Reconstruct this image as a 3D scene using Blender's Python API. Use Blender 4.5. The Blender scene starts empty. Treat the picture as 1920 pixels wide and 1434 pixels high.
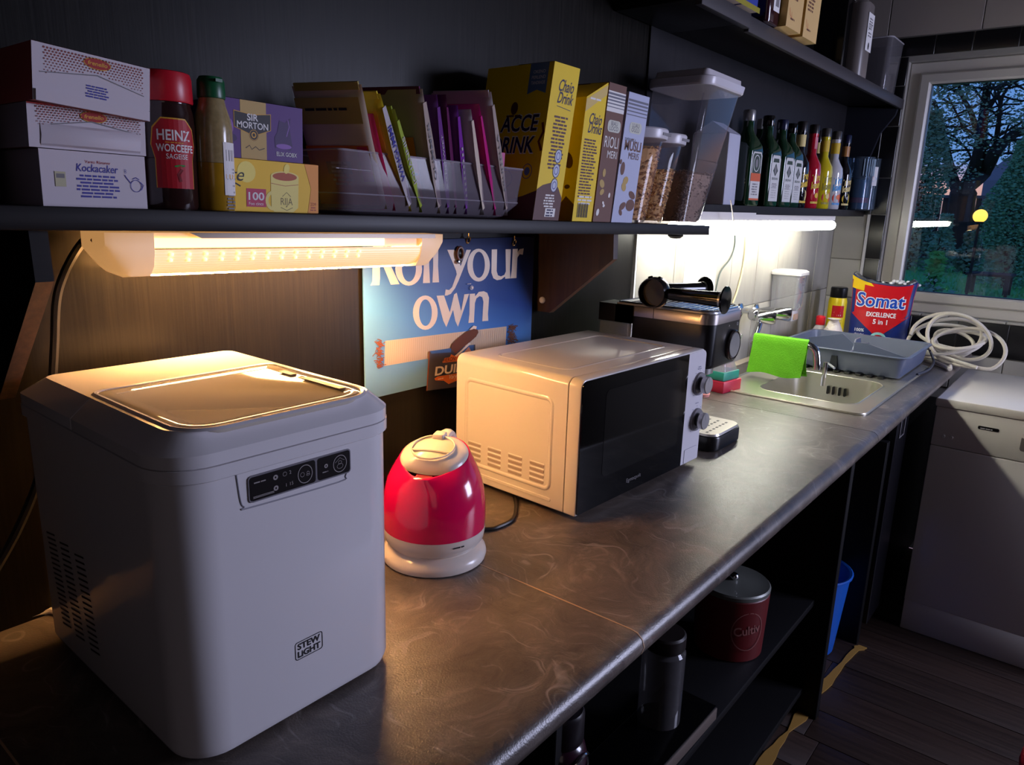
import bpy, math, random
from math import sin, cos, pi, radians as R, atan2, hypot
from mathutils import Vector as V, Matrix
from mathutils.geometry import tessellate_polygon
rnd = random.Random(7)
SC = bpy.context.scene
COL = SC.collection
Z0 = 0.9                                   # height of the worktop; scene heights below are measured from it

# ------------------------------------------------------------------ camera
CR = Matrix(((0.6311, 0.1657, -0.7578), (-0.7752, 0.1705, -0.6083), (0.0284, 0.9713, 0.2360)))
CP = V((-0.7693, -0.9960, 0.5324))
FPX = 1380.99
cam = bpy.data.objects.new('camera', bpy.data.cameras.new('camera')); COL.objects.link(cam)
m4 = CR.to_4x4(); m4.translation = CP + V((0, 0, Z0)); cam.matrix_world = m4
cam.data.sensor_width = 36; cam.data.lens = FPX / 1920 * 36
cam.data.clip_start = 0.02; cam.data.clip_end = 300
SC.camera = cam
SC.view_settings.view_transform = 'Standard'; SC.view_settings.look = 'None'
SC.view_settings.exposure = 0.0; SC.view_settings.gamma = 1.0; SC.view_settings.use_curve_mapping = False
SC.cycles.max_bounces = 10; SC.cycles.transparent_max_bounces = 24
SC.cycles.sample_clamp_indirect = 4.0
SC.cycles.use_denoising = True

def lin(c):
    return tuple(((x/255)/12.92 if x/255 <= .04045 else ((x/255+.055)/1.055)**2.4) for x in c[:3]) + (1.0,)

# ------------------------------------------------------------------ dusk sky
W = bpy.data.worlds.new('dusk_sky'); SC.world = W; W.use_nodes = True
n = W.node_tree.nodes; l = W.node_tree.links
bg = n['Background']; tc = n.new('ShaderNodeTexCoord'); sx = n.new('ShaderNodeSeparateXYZ')
l.new(tc.outputs['Generated'], sx.inputs[0])
rp = n.new('ShaderNodeValToRGB'); l.new(sx.outputs['Z'], rp.inputs[0]); l.new(rp.outputs[0], bg.inputs[0])
el = rp.color_ramp.elements
el[0].position = 0.0; el[0].color = lin((150, 130, 150)); el[1].position = 1.0; el[1].color = lin((38, 70, 140))
for p, c in ((.03, (226, 165, 160)), (.06, (110, 146, 215)), (.25, (84, 130, 205))):
    e = el.new(p); e.color = lin(c)
bg.inputs[1].default_value = 1.5

def area(name, loc, tgt, sx_, sy_, power, col):
    li = bpy.data.lights.new(name, 'AREA'); li.shape = 'RECTANGLE'; li.size = sx_; li.size_y = sy_
    li.energy = power; li.color = col
    o = bpy.data.objects.new(name, li); COL.objects.link(o)
    o.location = V(loc) + V((0, 0, Z0)); d = V(tgt) - V(loc)
    o.rotation_euler = d.to_track_quat('-Z', 'Y').to_euler()
    return o
# cool fill added out of frame to brighten the fronts facing the room
area('cool_fill', (2.02, -2.75, .62), (-.1, -.3, .25), .9, 1.1, 66, (.67, .70, 1.0))
# weak warm fill added behind the camera to lift the dark sides
area('warm_fill', (-2.2, -2.4, .7), (1.2, -.6, .1), .8, 1.6, 1.3, (1.0, .80, .78))

# ------------------------------------------------------------------ materials
MATS = {}
def P(name, col, rough=.5, metal=0.0, spec=.5, emit=0.0, ecol=None, coat=0.0, var=0.0, vs=30.0, bump=0.0, bs=200.0, sss=0.0):
    if name in MATS: return MATS[name]
    m = bpy.data.materials.new(name); m.use_nodes = True; MATS[name] = m
    t = m.node_tree; b = t.nodes['Principled BSDF']
    c = lin(col); b.inputs['Base Color'].default_value = c
    b.inputs['Roughness'].default_value = rough; b.inputs['Metallic'].default_value = metal
    b.inputs['Specular IOR Level'].default_value = spec; b.inputs['Coat Weight'].default_value = coat
    if emit:
        b.inputs['Emission Color'].default_value = ecol or c; b.inputs['Emission Strength'].default_value = emit
    if var or bump:
        co = t.nodes.new('ShaderNodeTexCoord')
    if var:
        nz = t.nodes.new('ShaderNodeTexNoise'); nz.inputs['Scale'].default_value = vs; nz.inputs['Detail'].default_value = 4
        t.links.new(co.outputs['Object'], nz.inputs['Vector'])
        mx = t.nodes.new('ShaderNodeMix'); mx.data_type = 'RGBA'; mx.blend_type = 'MULTIPLY'; mx.inputs['Factor'].default_value = var
        mx.inputs['A'].default_value = c; t.links.new(nz.outputs['Fac'], mx.inputs['B']); t.links.new(mx.outputs['Result'], b.inputs['Base Color'])
    if bump:
        nb = t.nodes.new('ShaderNodeTexNoise'); nb.inputs['Scale'].default_value = bs; nb.inputs['Detail'].default_value = 3
        t.links.new(co.outputs['Object'], nb.inputs['Vector'])
        bp = t.nodes.new('ShaderNodeBump'); bp.inputs['Strength'].default_value = bump; bp.inputs['Distance'].default_value = .002
        t.links.new(nb.outputs['Fac'], bp.inputs['Height']); t.links.new(bp.outputs['Normal'], b.inputs['Normal'])
    return m

def clear(name, tint=(240, 240, 245), haze=.06, hazecol=(220, 215, 220), rough=.05, ior=1.45):
    """thin clear plastic or glass: see-through with a Fresnel sheen and a little milky scatter"""
    if name in MATS: return MATS[name]
    m = bpy.data.materials.new(name); m.use_nodes = True; MATS[name] = m
    t = m.node_tree; t.nodes.remove(t.nodes['Principled BSDF']); out = t.nodes['Material Output']
    tr = t.nodes.new('ShaderNodeBsdfTransparent'); tr.inputs[0].default_value = lin(tint)
    df = t.nodes.new('ShaderNodeBsdfDiffuse'); df.inputs[0].default_value = lin(hazecol)
    gl = t.nodes.new('ShaderNodeBsdfGlossy'); gl.inputs['Roughness'].default_value = rough
    m1 = t.nodes.new('ShaderNodeMixShader'); m1.inputs[0].default_value = haze
    t.links.new(tr.outputs[0], m1.inputs[1]); t.links.new(df.outputs[0], m1.inputs[2])
    lw = t.nodes.new('ShaderNodeLayerWeight'); lw.inputs[0].default_value = .5
    pw = t.nodes.new('ShaderNodeMath'); pw.operation = 'POWER'; pw.inputs[1].default_value = 4.0; t.links.new(lw.outputs['Facing'], pw.inputs[0])
    f0 = ((ior - 1) / (ior + 1)) ** 2
    fr = t.nodes.new('ShaderNodeMath'); fr.operation = 'MULTIPLY_ADD'; fr.inputs[1].default_value = .75; fr.inputs[2].default_value = f0; t.links.new(pw.outputs[0], fr.inputs[0])
    m2 = t.nodes.new('ShaderNodeMixShader'); t.links.new(fr.outputs[0], m2.inputs[0])
    t.links.new(m1.outputs[0], m2.inputs[1]); t.links.new(gl.outputs[0], m2.inputs[2]); t.links.new(m2.outputs[0], out.inputs[0])
    return m

def grain(name, base, streak, rough=.4, axis=2, scale=60.0, stretch=.04, bump=.15, rvar=.15, spec=.5):
    """laminate or wood with streaks along one axis"""
    if name in MATS: return MATS[name]
    m = P(name, base, rough, spec=spec); t = m.node_tree; b = t.nodes['Principled BSDF']
    co = t.nodes.new('ShaderNodeTexCoord'); mp = t.nodes.new('ShaderNodeMapping')
    s = [scale, scale, scale]; s[axis] = scale * stretch; mp.inputs['Scale'].default_value = s
    t.links.new(co.outputs['Object'], mp.inputs[0])
    nz = t.nodes.new('ShaderNodeTexNoise'); nz.inputs['Scale'].default_value = 1; nz.inputs['Detail'].default_value = 6; nz.inputs['Roughness'].default_value = .65
    t.links.new(mp.outputs[0], nz.inputs['Vector'])
    r = t.nodes.new('ShaderNodeValToRGB'); r.color_ramp.elements[0].position = .35; r.color_ramp.elements[1].position = .75
    r.color_ramp.elements[0].color = lin(base); r.color_ramp.elements[1].color = lin(streak)
    t.links.new(nz.outputs['Fac'], r.inputs[0]); t.links.new(r.outputs[0], b.inputs['Base Color'])
    mr = t.nodes.new('ShaderNodeMapRange'); mr.inputs['To Min'].default_value = rough - rvar; mr.inputs['To Max'].default_value = rough + rvar
    t.links.new(nz.outputs['Fac'], mr.inputs['Value']); t.links.new(mr.outputs[0], b.inputs['Roughness'])
    bp = t.nodes.new('ShaderNodeBump'); bp.inputs['Strength'].default_value = bump; bp.inputs['Distance'].default_value = .001
    t.links.new(nz.outputs['Fac'], bp.inputs['Height']); t.links.new(bp.outputs['Normal'], b.inputs['Normal'])
    return m

def slate():
    m = P('worktop_laminate', (50, 46, 45), .42, spec=.75); t = m.node_tree; b = t.nodes['Principled BSDF']
    co = t.nodes.new('ShaderNodeTexCoord')
    w = t.nodes.new('ShaderNodeTexNoise'); w.inputs['Scale'].default_value = 4; w.inputs['Detail'].default_value = 3
    t.links.new(co.outputs['Object'], w.inputs['Vector'])
    mx = t.nodes.new('ShaderNodeMix'); mx.data_type = 'VECTOR'; mx.inputs['Factor'].default_value = .35
    t.links.new(co.outputs['Object'], mx.inputs['A']); t.links.new(w.outputs['Color'], mx.inputs['B'])
    nz = t.nodes.new('ShaderNodeTexNoise'); nz.inputs['Scale'].default_value = 15; nz.inputs['Detail'].default_value = 10; nz.inputs['Roughness'].default_value = .72
    nz.inputs['Distortion'].default_value = .45
    t.links.new(mx.outputs['Result'], nz.inputs['Vector'])
    r = t.nodes.new('ShaderNodeValToRGB'); e = r.color_ramp.elements
    e[0].position = .36; e[0].color = lin((68, 61, 57)); e[1].position = .80; e[1].color = lin((156, 143, 131))
    k = e.new(.55); k.color = lin((98, 88, 81))
    t.links.new(nz.outputs['Fac'], r.inputs[0])
    # hair-fine pale scratches
    mp = t.nodes.new('ShaderNodeMapping'); mp.inputs['Scale'].default_value = (150, 14, 20); mp.inputs['Rotation'].default_value = (0, 0, .5)
    t.links.new(mx.outputs['Result'], mp.inputs[0])
    n2 = t.nodes.new('ShaderNodeTexNoise'); n2.inputs['Scale'].default_value = 1; n2.inputs['Detail'].default_value = 5
    t.links.new(mp.outputs[0], n2.inputs['Vector'])
    r2 = t.nodes.new('ShaderNodeValToRGB'); r2.color_ramp.elements[0].position = .60; r2.color_ramp.elements[1].position = .78
    r2.color_ramp.elements[1].color = (.35, .35, .35, 1)
    t.links.new(n2.outputs['Fac'], r2.inputs[0])
    ad = t.nodes.new('ShaderNodeMix'); ad.data_type = 'RGBA'; ad.blend_type = 'ADD'; ad.inputs['Factor'].default_value = .5
    t.links.new(r.outputs[0], ad.inputs['A']); t.links.new(r2.outputs[0], ad.inputs['B']); t.links.new(ad.outputs['Result'], b.inputs['Base Color'])
    n3 = t.nodes.new('ShaderNodeTexNoise'); n3.inputs['Scale'].default_value = 420; n3.inputs['Detail'].default_value = 2
    t.links.new(co.outputs['Object'], n3.inputs['Vector'])
    bp = t.nodes.new('ShaderNodeBump'); bp.inputs['Strength'].default_value = .35; bp.inputs['Distance'].default_value = .001
    t.links.new(n3.outputs['Fac'], bp.inputs['Height']); t.links.new(bp.outputs['Normal'], b.inputs['Normal'])
    mr = t.nodes.new('ShaderNodeMapRange'); mr.inputs['To Min'].default_value = .27; mr.inputs['To Max'].default_value = .44
    t.links.new(nz.outputs['Fac'], mr.inputs['Value']); t.links.new(mr.outputs[0], b.inputs['Roughness'])
    return m

def marble():
    m = P('marble_tile', (214, 208, 196), .35, spec=.15); t = m.node_tree; b = t.nodes['Principled BSDF']
    co = t.nodes.new('ShaderNodeTexCoord'); mp = t.nodes.new('ShaderNodeMapping')
    mp.inputs['Rotation'].default_value = (0, R(52), 0); mp.inputs['Scale'].default_value = (9, 5, 1.6)
    t.links.new(co.outputs['Object'], mp.inputs[0])
    nz = t.nodes.new('ShaderNodeTexNoise'); nz.inputs['Scale'].default_value = 1; nz.inputs['Detail'].default_value = 5; nz.inputs['Distortion'].default_value = .6
    t.links.new(mp.outputs[0], nz.inputs['Vector'])
    r = t.nodes.new('ShaderNodeValToRGB'); e = r.color_ramp.elements
    e[0].position = .25; e[0].color = lin((140, 136, 127)); e[1].position = .6; e[1].color = lin((166, 161, 150))
    t.links.new(nz.outputs['Fac'], r.inputs[0]); t.links.new(r.outputs[0], b.inputs['Base Color'])
    return m

# ------------------------------------------------------------------ mesh building
def px(p, x=None, y=None, z=None):
    """the point where the sight line through a pixel of the photograph meets a plane of the room"""
    r = CR @ V((p[0] - 960, 717 - p[1], -FPX))
    i, v = (0, x) if x is not None else (1, y) if y is not None else (2, z)
    return CP + r * ((v - CP[i]) / r[i])

def rrect(w, d, r, n=4):
    """rounded rectangle loop, counter-clockwise, centred; r may be four radii (--, +-, ++, -+)"""
    rs = r if isinstance(r, (tuple, list)) else (r,) * 4
    o = []
    for (sx_, sy_, a0), rr in zip(((-1, -1, 180), (1, -1, 270), (1, 1, 0), (-1, 1, 90)), rs):
        rr = max(rr, 1e-5)
        for k in range(n + 1):
            a = R(a0 + 90 * k / n); o.append((sx_ * (w / 2 - rr) + rr * cos(a), sy_ * (d / 2 - rr) + rr * sin(a)))
    return o

def smooth(pts, k=6, closed=False):
    pts = [V(p) for p in pts]; n_ = len(pts); o = []
    rng = range(n_ if closed else n_ - 1)
    for i in rng:
        g = (lambda j: pts[j % n_]) if closed else (lambda j: pts[min(max(j, 0), n_ - 1)])
        a, b, c, d = g(i - 1), g(i), g(i + 1), g(i + 2)
        for s in range(k):
            t = s / k
            o.append(.5 * ((2 * b) + (c - a) * t + (2 * a - 5 * b + 4 * c - d) * t * t + (3 * b - a - 3 * c + d) * t ** 3))
    if not closed: o.append(pts[-1])
    return o

class B:
    def __init__(s, mat=None):
        s.v = []; s.f = []; s.fm = []; s.mats = []; s.cur = 0
        if mat: s.mat(mat)
    def mat(s, m):
        if m not in s.mats: s.mats.append(m)
        s.cur = s.mats.index(m); return s
    def add(s, vs, fs, M=None):
        k = len(s.v); s.v += [tuple(M @ V(p)) for p in vs] if M is not None else [tuple(p) for p in vs]
        for f in fs: s.f.append(tuple(i + k for i in f)); s.fm.append(s.cur)
        return s
    def loft(s, rings, cap=(True, True), closed=True, M=None):
        n_ = len(rings[0]); vs = [p for r in rings for p in r]; fs = []
        for j in range(len(rings) - 1):
            for i in range(n_ if closed else n_ - 1):
                a = j * n_ + i; b = j * n_ + (i + 1) % n_; fs.append((a, b, b + n_, a + n_))
        if cap[0]: fs.append(tuple(range(n_ - 1, -1, -1)))
        if cap[1]: fs.append(tuple((len(rings) - 1) * n_ + i for i in range(n_)))
        return s.add(vs, fs, M)
    def hard(s, a, b, M=None):
        x0, y0, z0 = a; x1, y1, z1 = b
        vs = [(x0, y0, z0), (x1, y0, z0), (x1, y1, z0), (x0, y1, z0), (x0, y0, z1), (x1, y0, z1), (x1, y1, z1), (x0, y1, z1)]
        return s.add(vs, [(3, 2, 1, 0), (4, 5, 6, 7), (0, 1, 5, 4), (1, 2, 6, 5), (2, 3, 7, 6), (3, 0, 4, 7)], M)
    def box(s, a, b, bev=.002, r=None, n=2, M=None):
        """box between corners with rounded upright edges (r) and eased top and bottom (bev)"""
        a, b = V(a), V(b); w, d = b.x - a.x, b.y - a.y; c = (a + b) / 2; r = bev if r is None else r
        if isinstance(r, (int, float)): r = min(r, w / 2.01, d / 2.01)
        def ring(z, i):
            rr = tuple(max(q - i, 1e-4) for q in r) if isinstance(r, (tuple, list)) else max(r - i, 1e-4)
            return [(c.x + x, c.y + y, z) for x, y in rrect(w - 2 * i, d - 2 * i, rr, n)]
        return s.loft([ring(a.z, bev), ring(a.z + bev * .3, bev * .3), ring(a.z + bev, 0), ring(b.z - bev, 0), ring(b.z - bev * .3, bev * .3), ring(b.z, bev)], M=M)
    def lathe(s, prof, n=32, c=(0, 0), cap=(True, True), M=None, tilt=None):
        rings = []
        for q in prof:
            r, z = q[0], q[1]
            rings.append([(c[0] + max(r, 1e-5) * cos(2 * pi * i / n), c[1] + max(r, 1e-5) * sin(2 * pi * i / n), z) for i in range(n)])
        return s.loft(rings, cap, M=M)
    def cyl(s, p0, p1, r0, r1=None, n=20, cap=(True, True)):
        p0, p1 = V(p0), V(p1); r1 = r0 if r1 is None else r1; q = (p1 - p0).to_track_quat('Z', 'Y')
        rr = [[p + q @ V((r * cos(2 * pi * i / n), r * sin(2 * pi * i / n), 0)) for i in range(n)] for p, r in ((p0, r0), (p1, r1))]
        return s.loft(rr, cap)
    def turned(s, p0, d, prof, n=24):
        """a turned shape: profile of (radius, distance) along direction d from p0"""
        p0 = V(p0); q = V(d).to_track_quat('Z', 'Y')
        return s.loft([[p0 + q @ V((max(r, 1e-5) * cos(2 * pi * i / n), max(r, 1e-5) * sin(2 * pi * i / n), h)) for i in range(n)] for r, h in prof])
    def tube(s, pts, r, n=8, closed=False, cap=True, flat=1.0):
        pts = [V(p) for p in pts]; rings = []; N = len(pts); up = None
        for i, p in enumerate(pts):
            t = (pts[(i + 1) % N] - pts[i - 1]) if (closed or 0 < i < N - 1) else (pts[1] - pts[0] if i == 0 else pts[-1] - pts[-2])
            t.normalize()
            if up is None:
                up = V((0, 0, 1)) if abs(t.z) < .9 else V((1, 0, 0))
            a = t.cross(up).normalized(); up = a.cross(t).normalized()
            rr = r[i] if isinstance(r, (list, tuple)) else r
            rings.append([p + a * (rr * cos(2 * pi * k / n)) + up * (rr * flat * sin(2 * pi * k / n)) for k in range(n)])
        if closed: rings.append(rings[0])
        return s.loft(rings, (cap and not closed,) * 2)
    def prism(s, poly, ax, a, b):
        """polygon extruded along axis ax (0 x, 1 y, 2 z) from a to b; polygon given in the other two axes in order"""
        def pt(q, h): return (h, q[0], q[1]) if ax == 0 else (q[0], h, q[1]) if ax == 1 else (q[0], q[1], h)
        return s.loft([[pt(q, a) for q in poly], [pt(q, b) for q in poly]])
    def plate(s, outer, inner, z0, z1):
        """flat plate with one hole; loops of equal length in the same order"""
        n_ = len(outer); L = [[(x, y, z) for x, y in lp] for lp in (outer, inner) for z in (z0, z1)]
        o0, o1, i0, i1 = L
        s.loft([o0, o1], (False, False)); s.loft([o1, i1], (False, False)); s.loft([i1, i0], (False, False)); s.loft([i0, o0], (False, False))
        return s
    def ball(s, c, r, n=16, m=10):
        c = V(c); r = V(r) if not isinstance(r, (int, float)) else V((r, r, r))
        rings = []
        for j in range(m + 1):
            a = -pi / 2 + pi * j / m; k = max(cos(a), 1e-3)
            rings.append([(c.x + r.x * k * cos(2 * pi * i / n), c.y + r.y * k * sin(2 * pi * i / n), c.z + r.z * sin(a)) for i in range(n)])
        return s.loft(rings)
    def warp(s, fn): s.v = [tuple(fn(V(p))) for p in s.v]; return s
    def mesh(s, name, ang=35, recalc=True):
        me = bpy.data.meshes.new(name); me.from_pydata(s.v, [], s.f); 
        for m in s.mats: me.materials.append(m)
        me.polygons.foreach_set('material_index', s.fm)
        if recalc:
            import bmesh
            bm = bmesh.new(); bm.from_mesh(me); bmesh.ops.remove_doubles(bm, verts=bm.verts, dist=2e-6)
            bmesh.ops.recalc_face_normals(bm, faces=bm.faces)
            for f in bm.faces: f.smooth = True
            for e in bm.edges: e.smooth = len(e.link_faces) == 2 and e.calc_face_angle(0) < R(ang)
            bm.to_mesh(me); bm.free()
        me.update(); return me
    def build(s, name, parent=None, loc=None, ang=35, recalc=True, label=None, kind=None):
        o = bpy.data.objects.new(name, s.mesh(name, ang, recalc)); COL.objects.link(o)
        if parent is not None: o.parent = parent
        else: o.location = V(loc or (0, 0, 0)) + V((0, 0, Z0))
        if label: o['label'] = label
        if kind: o['kind'] = kind
        return o

# ---- flat print (lettering, pictures, labels) laid on a face
_glyph = {}
def glyphs(txt, bold, res=3):
    key = (txt, bold)
    if key not in _glyph:
        cu = bpy.data.curves.new('letters', 'FONT'); cu.body = txt; cu.size = 1; cu.offset = bold; cu.resolution_u = res
        ob = bpy.data.objects.new('letters', cu); me = bpy.data.meshes.new_from_object(ob)
        vs = [(v.co.x, v.co.y) for v in me.vertices]; fs = [tuple(p.vertices) for p in me.polygons]
        bpy.data.objects.remove(ob); bpy.data.curves.remove(cu); bpy.data.meshes.remove(me)
        _glyph[key] = (vs, fs)
    return _glyph[key]

def flat(o, u, v):
    o, u, v = V(o), V(u).normalized(), V(v); nn = u.cross(v).normalized()
    return lambda x, y, h: o + u * x + v * y + nn * h
def round_face(c, r, a0=-90):
    return lambda x, y, h: V((c[0] + (r + h) * cos(R(a0) + x / r), c[1] + (r + h) * sin(R(a0) + x / r), c[2] + y))

class Print(B):
    def __init__(s, fr, h=.0003): B.__init__(s); s.fr = fr; s.h = h; s.step = .000012
    def put(s, pts, fs, mat): s.mat(mat); s.add([s.fr(x, y, s.h) for x, y in pts], fs); s.h += s.step; return s
    def rect(s, x, y, w, h, mat, nx=1):
        nx = max(nx, 1); pts = []; fs = []
        for i in range(nx + 1): pts += [(x + w * i / nx, y), (x + w * i / nx, y + h)]
        for i in range(nx): fs.append((2 * i, 2 * i + 2, 2 * i + 3, 2 * i + 1))
        return s.put(pts, fs, mat)
    def poly(s, pts, mat, hole=None):
        loops = [[V((x, y, 0)) for x, y in pts]] + ([[V((x, y, 0)) for x, y in hole]] if hole else [])
        tri = tessellate_polygon(loops); al = list(pts) + (list(hole) if hole else [])
        return s.put(al, [tuple(t) for t in tri], mat)
    def ell(s, x, y, rx, ry, mat, n=20, a=0):
        return s.put([(x + rx * cos(2 * pi * i / n) * cos(a) - ry * sin(2 * pi * i / n) * sin(a), y + rx * cos(2 * pi * i / n) * sin(a) + ry * sin(2 * pi * i / n) * cos(a)) for i in range(n)], [tuple(range(n))], mat)
    def ring(s, x, y, rx, ry, t, mat, n=24):
        p = [(x + rx * cos(2 * pi * i / n), y + ry * sin(2 * pi * i / n)) for i in range(n)]
        q = [(x + (rx - t) * cos(2 * pi * i / n), y + (ry - t) * sin(2 * pi * i / n)) for i in range(n)]
        return s.put(p + q, [(i, (i + 1) % n, n + (i + 1) % n, n + i) for i in range(n)], mat)
    def line(s, pts, w, mat):
        L = [V((p[0], p[1])) for p in pts]; o = []; fs = []
        for i, p in enumerate(L):
            t = (L[min(i + 1, len(L) - 1)] - L[max(i - 1, 0)]).normalized(); nn = V((-t.y, t.x)) * w / 2
            o += [tuple(p + nn), tuple(p - nn)]
        for i in range(len(L) - 1): fs.append((2 * i, 2 * i + 1, 2 * i + 3, 2 * i + 2))
        return s.put(o, fs, mat)
    def text(s, txt, x, y, h, mat, al='c', bold=0.0, shear=0.0, w=None, rot=0.0):
        """lettering of capital height h; w squeezes it to a width"""
        vs, fs = glyphs(txt, bold); k = h / .70
        x0 = min(a for a, b in vs); x1 = max(a for a, b in vs); wd = (x1 - x0) or 1; kx = w / wd if w else k
        off = {'l': 0, 'c': -wd * kx / 2, 'r': -wd * kx}[al]; o = []
        for a, b in vs:
            X = (a - x0) * kx + off + b * k * shear; Y = b * k
            o.append((x + X * cos(rot) - Y * sin(rot), y + X * sin(rot) + Y * cos(rot)))
        return s.put(o, fs, mat)
    def words(s, x, y, w, rows, pitch, mat, al='c', fill=.55, seed=1):
        """rows of fine print too small to read"""
        g = random.Random(seed); pts = []; fs = []
        for r in range(rows):
            ww = w * g.uniform(.72, 1.0); cx = x + (w - ww) / 2 if al == 'c' else x; end = cx + ww
            while cx < end - pitch * .5:
                q = min(g.uniform(.8, 3.2) * pitch, end - cx); k = len(pts); yy = y - r * pitch
                pts += [(cx, yy), (cx + q, yy), (cx + q, yy + pitch * fill), (cx, yy + pitch * fill)]; fs.append((k, k + 1, k + 2, k + 3)); cx += q + pitch * .4
        return s.put(pts, fs, mat)
    def build(s, name, parent=None, **k): return B.build(s, name, parent, recalc=False, **k)

def thing(name, label, cat, loc=(0, 0, 0), rz=0.0, group=None, rot=None):
    o = bpy.data.objects.new(name, None); COL.objects.link(o); o.empty_display_size = .05
    o.location = V(loc) + V((0, 0, Z0)); o.rotation_euler = rot or (0, 0, rz)
    return tag(o, label, cat, group)
def tag(o, label, cat, group=None):
    o['label'] = label; o['category'] = cat
    if group: o['group'] = group
    return o
def struct(o): o['kind'] = 'structure'; return o
def holder(name):
    o = bpy.data.objects.new(name, None); COL.objects.link(o); o.location = (0, 0, Z0); return struct(o)
def copy_tree(src, loc, label, group=None, rz=None):
    r = src.copy(); COL.objects.link(r); r.location = V(loc) + V((0, 0, Z0)); r['label'] = label
    if rz is not None: r.rotation_euler = (0, 0, rz)
    if group: r['group'] = group
    for ch in src.children:
        c = ch.copy(); COL.objects.link(c); c.parent = r
        for g in ch.children:
            d = g.copy(); COL.objects.link(d); d.parent = c
    return r
def piece(me, name, parent, loc, scale=None):
    o = bpy.data.objects.new(name, me); COL.objects.link(o); o.parent = parent; o.location = loc
    if scale: o.scale = scale
    return o

WHITE = P('white_gloss_plastic', (226, 222, 218), .22, coat=.3)
BLACK = P('black_plastic', (14, 13, 14), .35)
BLKG = P('black_gloss', (8, 8, 9), .12)
CHROME = P('chrome', (215, 215, 218), .12, 1.0)
STEEL = P('brushed_steel', (172, 170, 166), .32, 1.0)
INK = P('black_ink', (24, 22, 26), .6)
PAPER = P('white_print', (228, 224, 222), .6)
GREY = P('grey_print', (120, 116, 118), .6)
RUBBER = P('black_cable', (16, 15, 15), .45)
# ================================================================== the room
BLACKLAM = grain('black_laminate', (15, 13, 11), (29, 26, 21), rough=.36, axis=2, scale=230, stretch=.025, bump=.12, rvar=.08, spec=.14)
SHEENLAM = grain('black_panel_sheen', (30, 29, 32), (38, 36, 40), rough=.5, axis=2, scale=150, stretch=.03, bump=.05, rvar=.05, spec=.2)  # the black wall panel again, its grey-blue sheen put into a lighter colour
SHELFLAM = grain('black_shelf_laminate', (17, 14, 14), (27, 23, 22), rough=.42, axis=0, scale=150, stretch=.03, bump=.06, rvar=.06, spec=.22)
GROUT = P('grout', (150, 146, 138), .8)
GROUT_D = P('pale_grout', (188, 182, 170), .8)
MARBLE = marble()
WTILE = P('white_tile', (186, 181, 170), .2, var=.25, vs=6)
BTILE = P('black_tile', (20, 19, 21), .28, bump=.05, bs=60)
BEIGE = P('beige_tile', (150, 140, 132), .4)
DARKWALL = P('dark_wall_paint', (58, 54, 54), .8)

wl = holder('wall_left')
b = B(GROUT_D); b.hard((-2.4, 0, -.9), (2.85, .08, 1.6)); b.build('masonry', wl)
b = B(BLACKLAM); b.prism([(-2.4, -.9), (.956, -.9), (.958, .25), (.966, .6), (.966, 1.6), (-2.4, 1.6)], 1, -.004, .0005); b.build('wall_panel', wl)
b = B(SHEENLAM); b.hard((.968, -.009, .52), (2.7, .0005, 1.6)); b.build('wall_panel', wl)
b = B(WHITE); b.hard((.966, -.010, -.05), (.974, .0005, .52)); b.build('edge_trim', wl)
xs = [.976, 1.195, 1.405, 1.607, 1.83, 2.04, 2.27, 2.485, 2.696]
zs_ = [-.05, .205, .52]
for i in range(8):
    for j in range(2):
        b = B(MARBLE); d = rnd.uniform(-.0006, .0006)
        b.box((xs[i] + .0015, -.008 + d, zs_[j] + .0015), (xs[i + 1] - .0015, 0.0005, zs_[j + 1] - .0015), .001, r=.0015, n=1); b.build('tile', wl)

wf = holder('wall_far')
wy0, wy1, wz0, wz1 = -.213, -1.80, .125, 1.132
b = B(GROUT)
b.hard((2.7, wy0, -.9), (2.86, .08, 1.6)); b.hard((2.7, -3.0, -.9), (2.86, wy1, 1.6))
b.hard((2.7, wy1, -.9), (2.86, wy0, wz0)); b.hard((2.7, wy1, wz1), (2.86, wy0, 1.6)); b.build('masonry', wf)
def tile_far(m, y0, y1, z0, z1, g=.0018):
    b = B(m); d = rnd.uniform(-.0005, .0005)
    b.box((2.692 + d, y1 + g, z0 + g), (2.7005, y0 - g, z1 - g), .001, r=.001, n=1); b.build('tile', wf)
for z0, z1 in ((-.05, .01), (.01, .173), (.173, .338), (.338, .53)): tile_far(WTILE, -.008, -.138, z0, z1)
b = B(WHITE); b.hard((2.689, -.150, -.05), (2.7005, -.139, .53)); b.build('edge_trim', wf)
for z0, z1 in ((.16, .345), (.345, .53), (.53, .68), (.68, .885), (.885, 1.04), (1.04, 1.15)): tile_far(BTILE, -.151, -.212, z0, z1)
for z0, z1 in ((.53, .76), (.76, .99), (.99, 1.15)): tile_far(BTILE, -.009, -.150, z0, z1)
yy = [-.151, -.30, -.43, -.58, -.73, -.88, -1.03, -1.18, -1.33, -1.48, -1.63, -1.8]
for a_, c_ in zip(yy, yy[1:]): tile_far(BTILE, a_, c_, 1.15, 1.222)
yy = [-.151, -.368, -.539, -.716, -.89, -1.06, -1.23, -1.40, -1.57, -1.8, -2.1, -2.5, -3.0]
for a_, c_ in zip(yy, yy[1:]):
    tile_far(BTILE, a_, c_, -.012, .124)
    tile_far(WTILE, a_, c_, -.16, -.014)
yy = [-.009, -.12, -.45, -.8, -1.15, -1.5, -1.8]
for a_, c_ in zip(yy, yy[1:]): tile_far(BEIGE, a_, c_, 1.224, 1.6)
yy = [-.213, -.30, -.40, -.50, -.60, -.70, -.80, -.90, -1.0, -1.1, -1.2, -1.35, -1.5, -1.65, -1.8]
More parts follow.
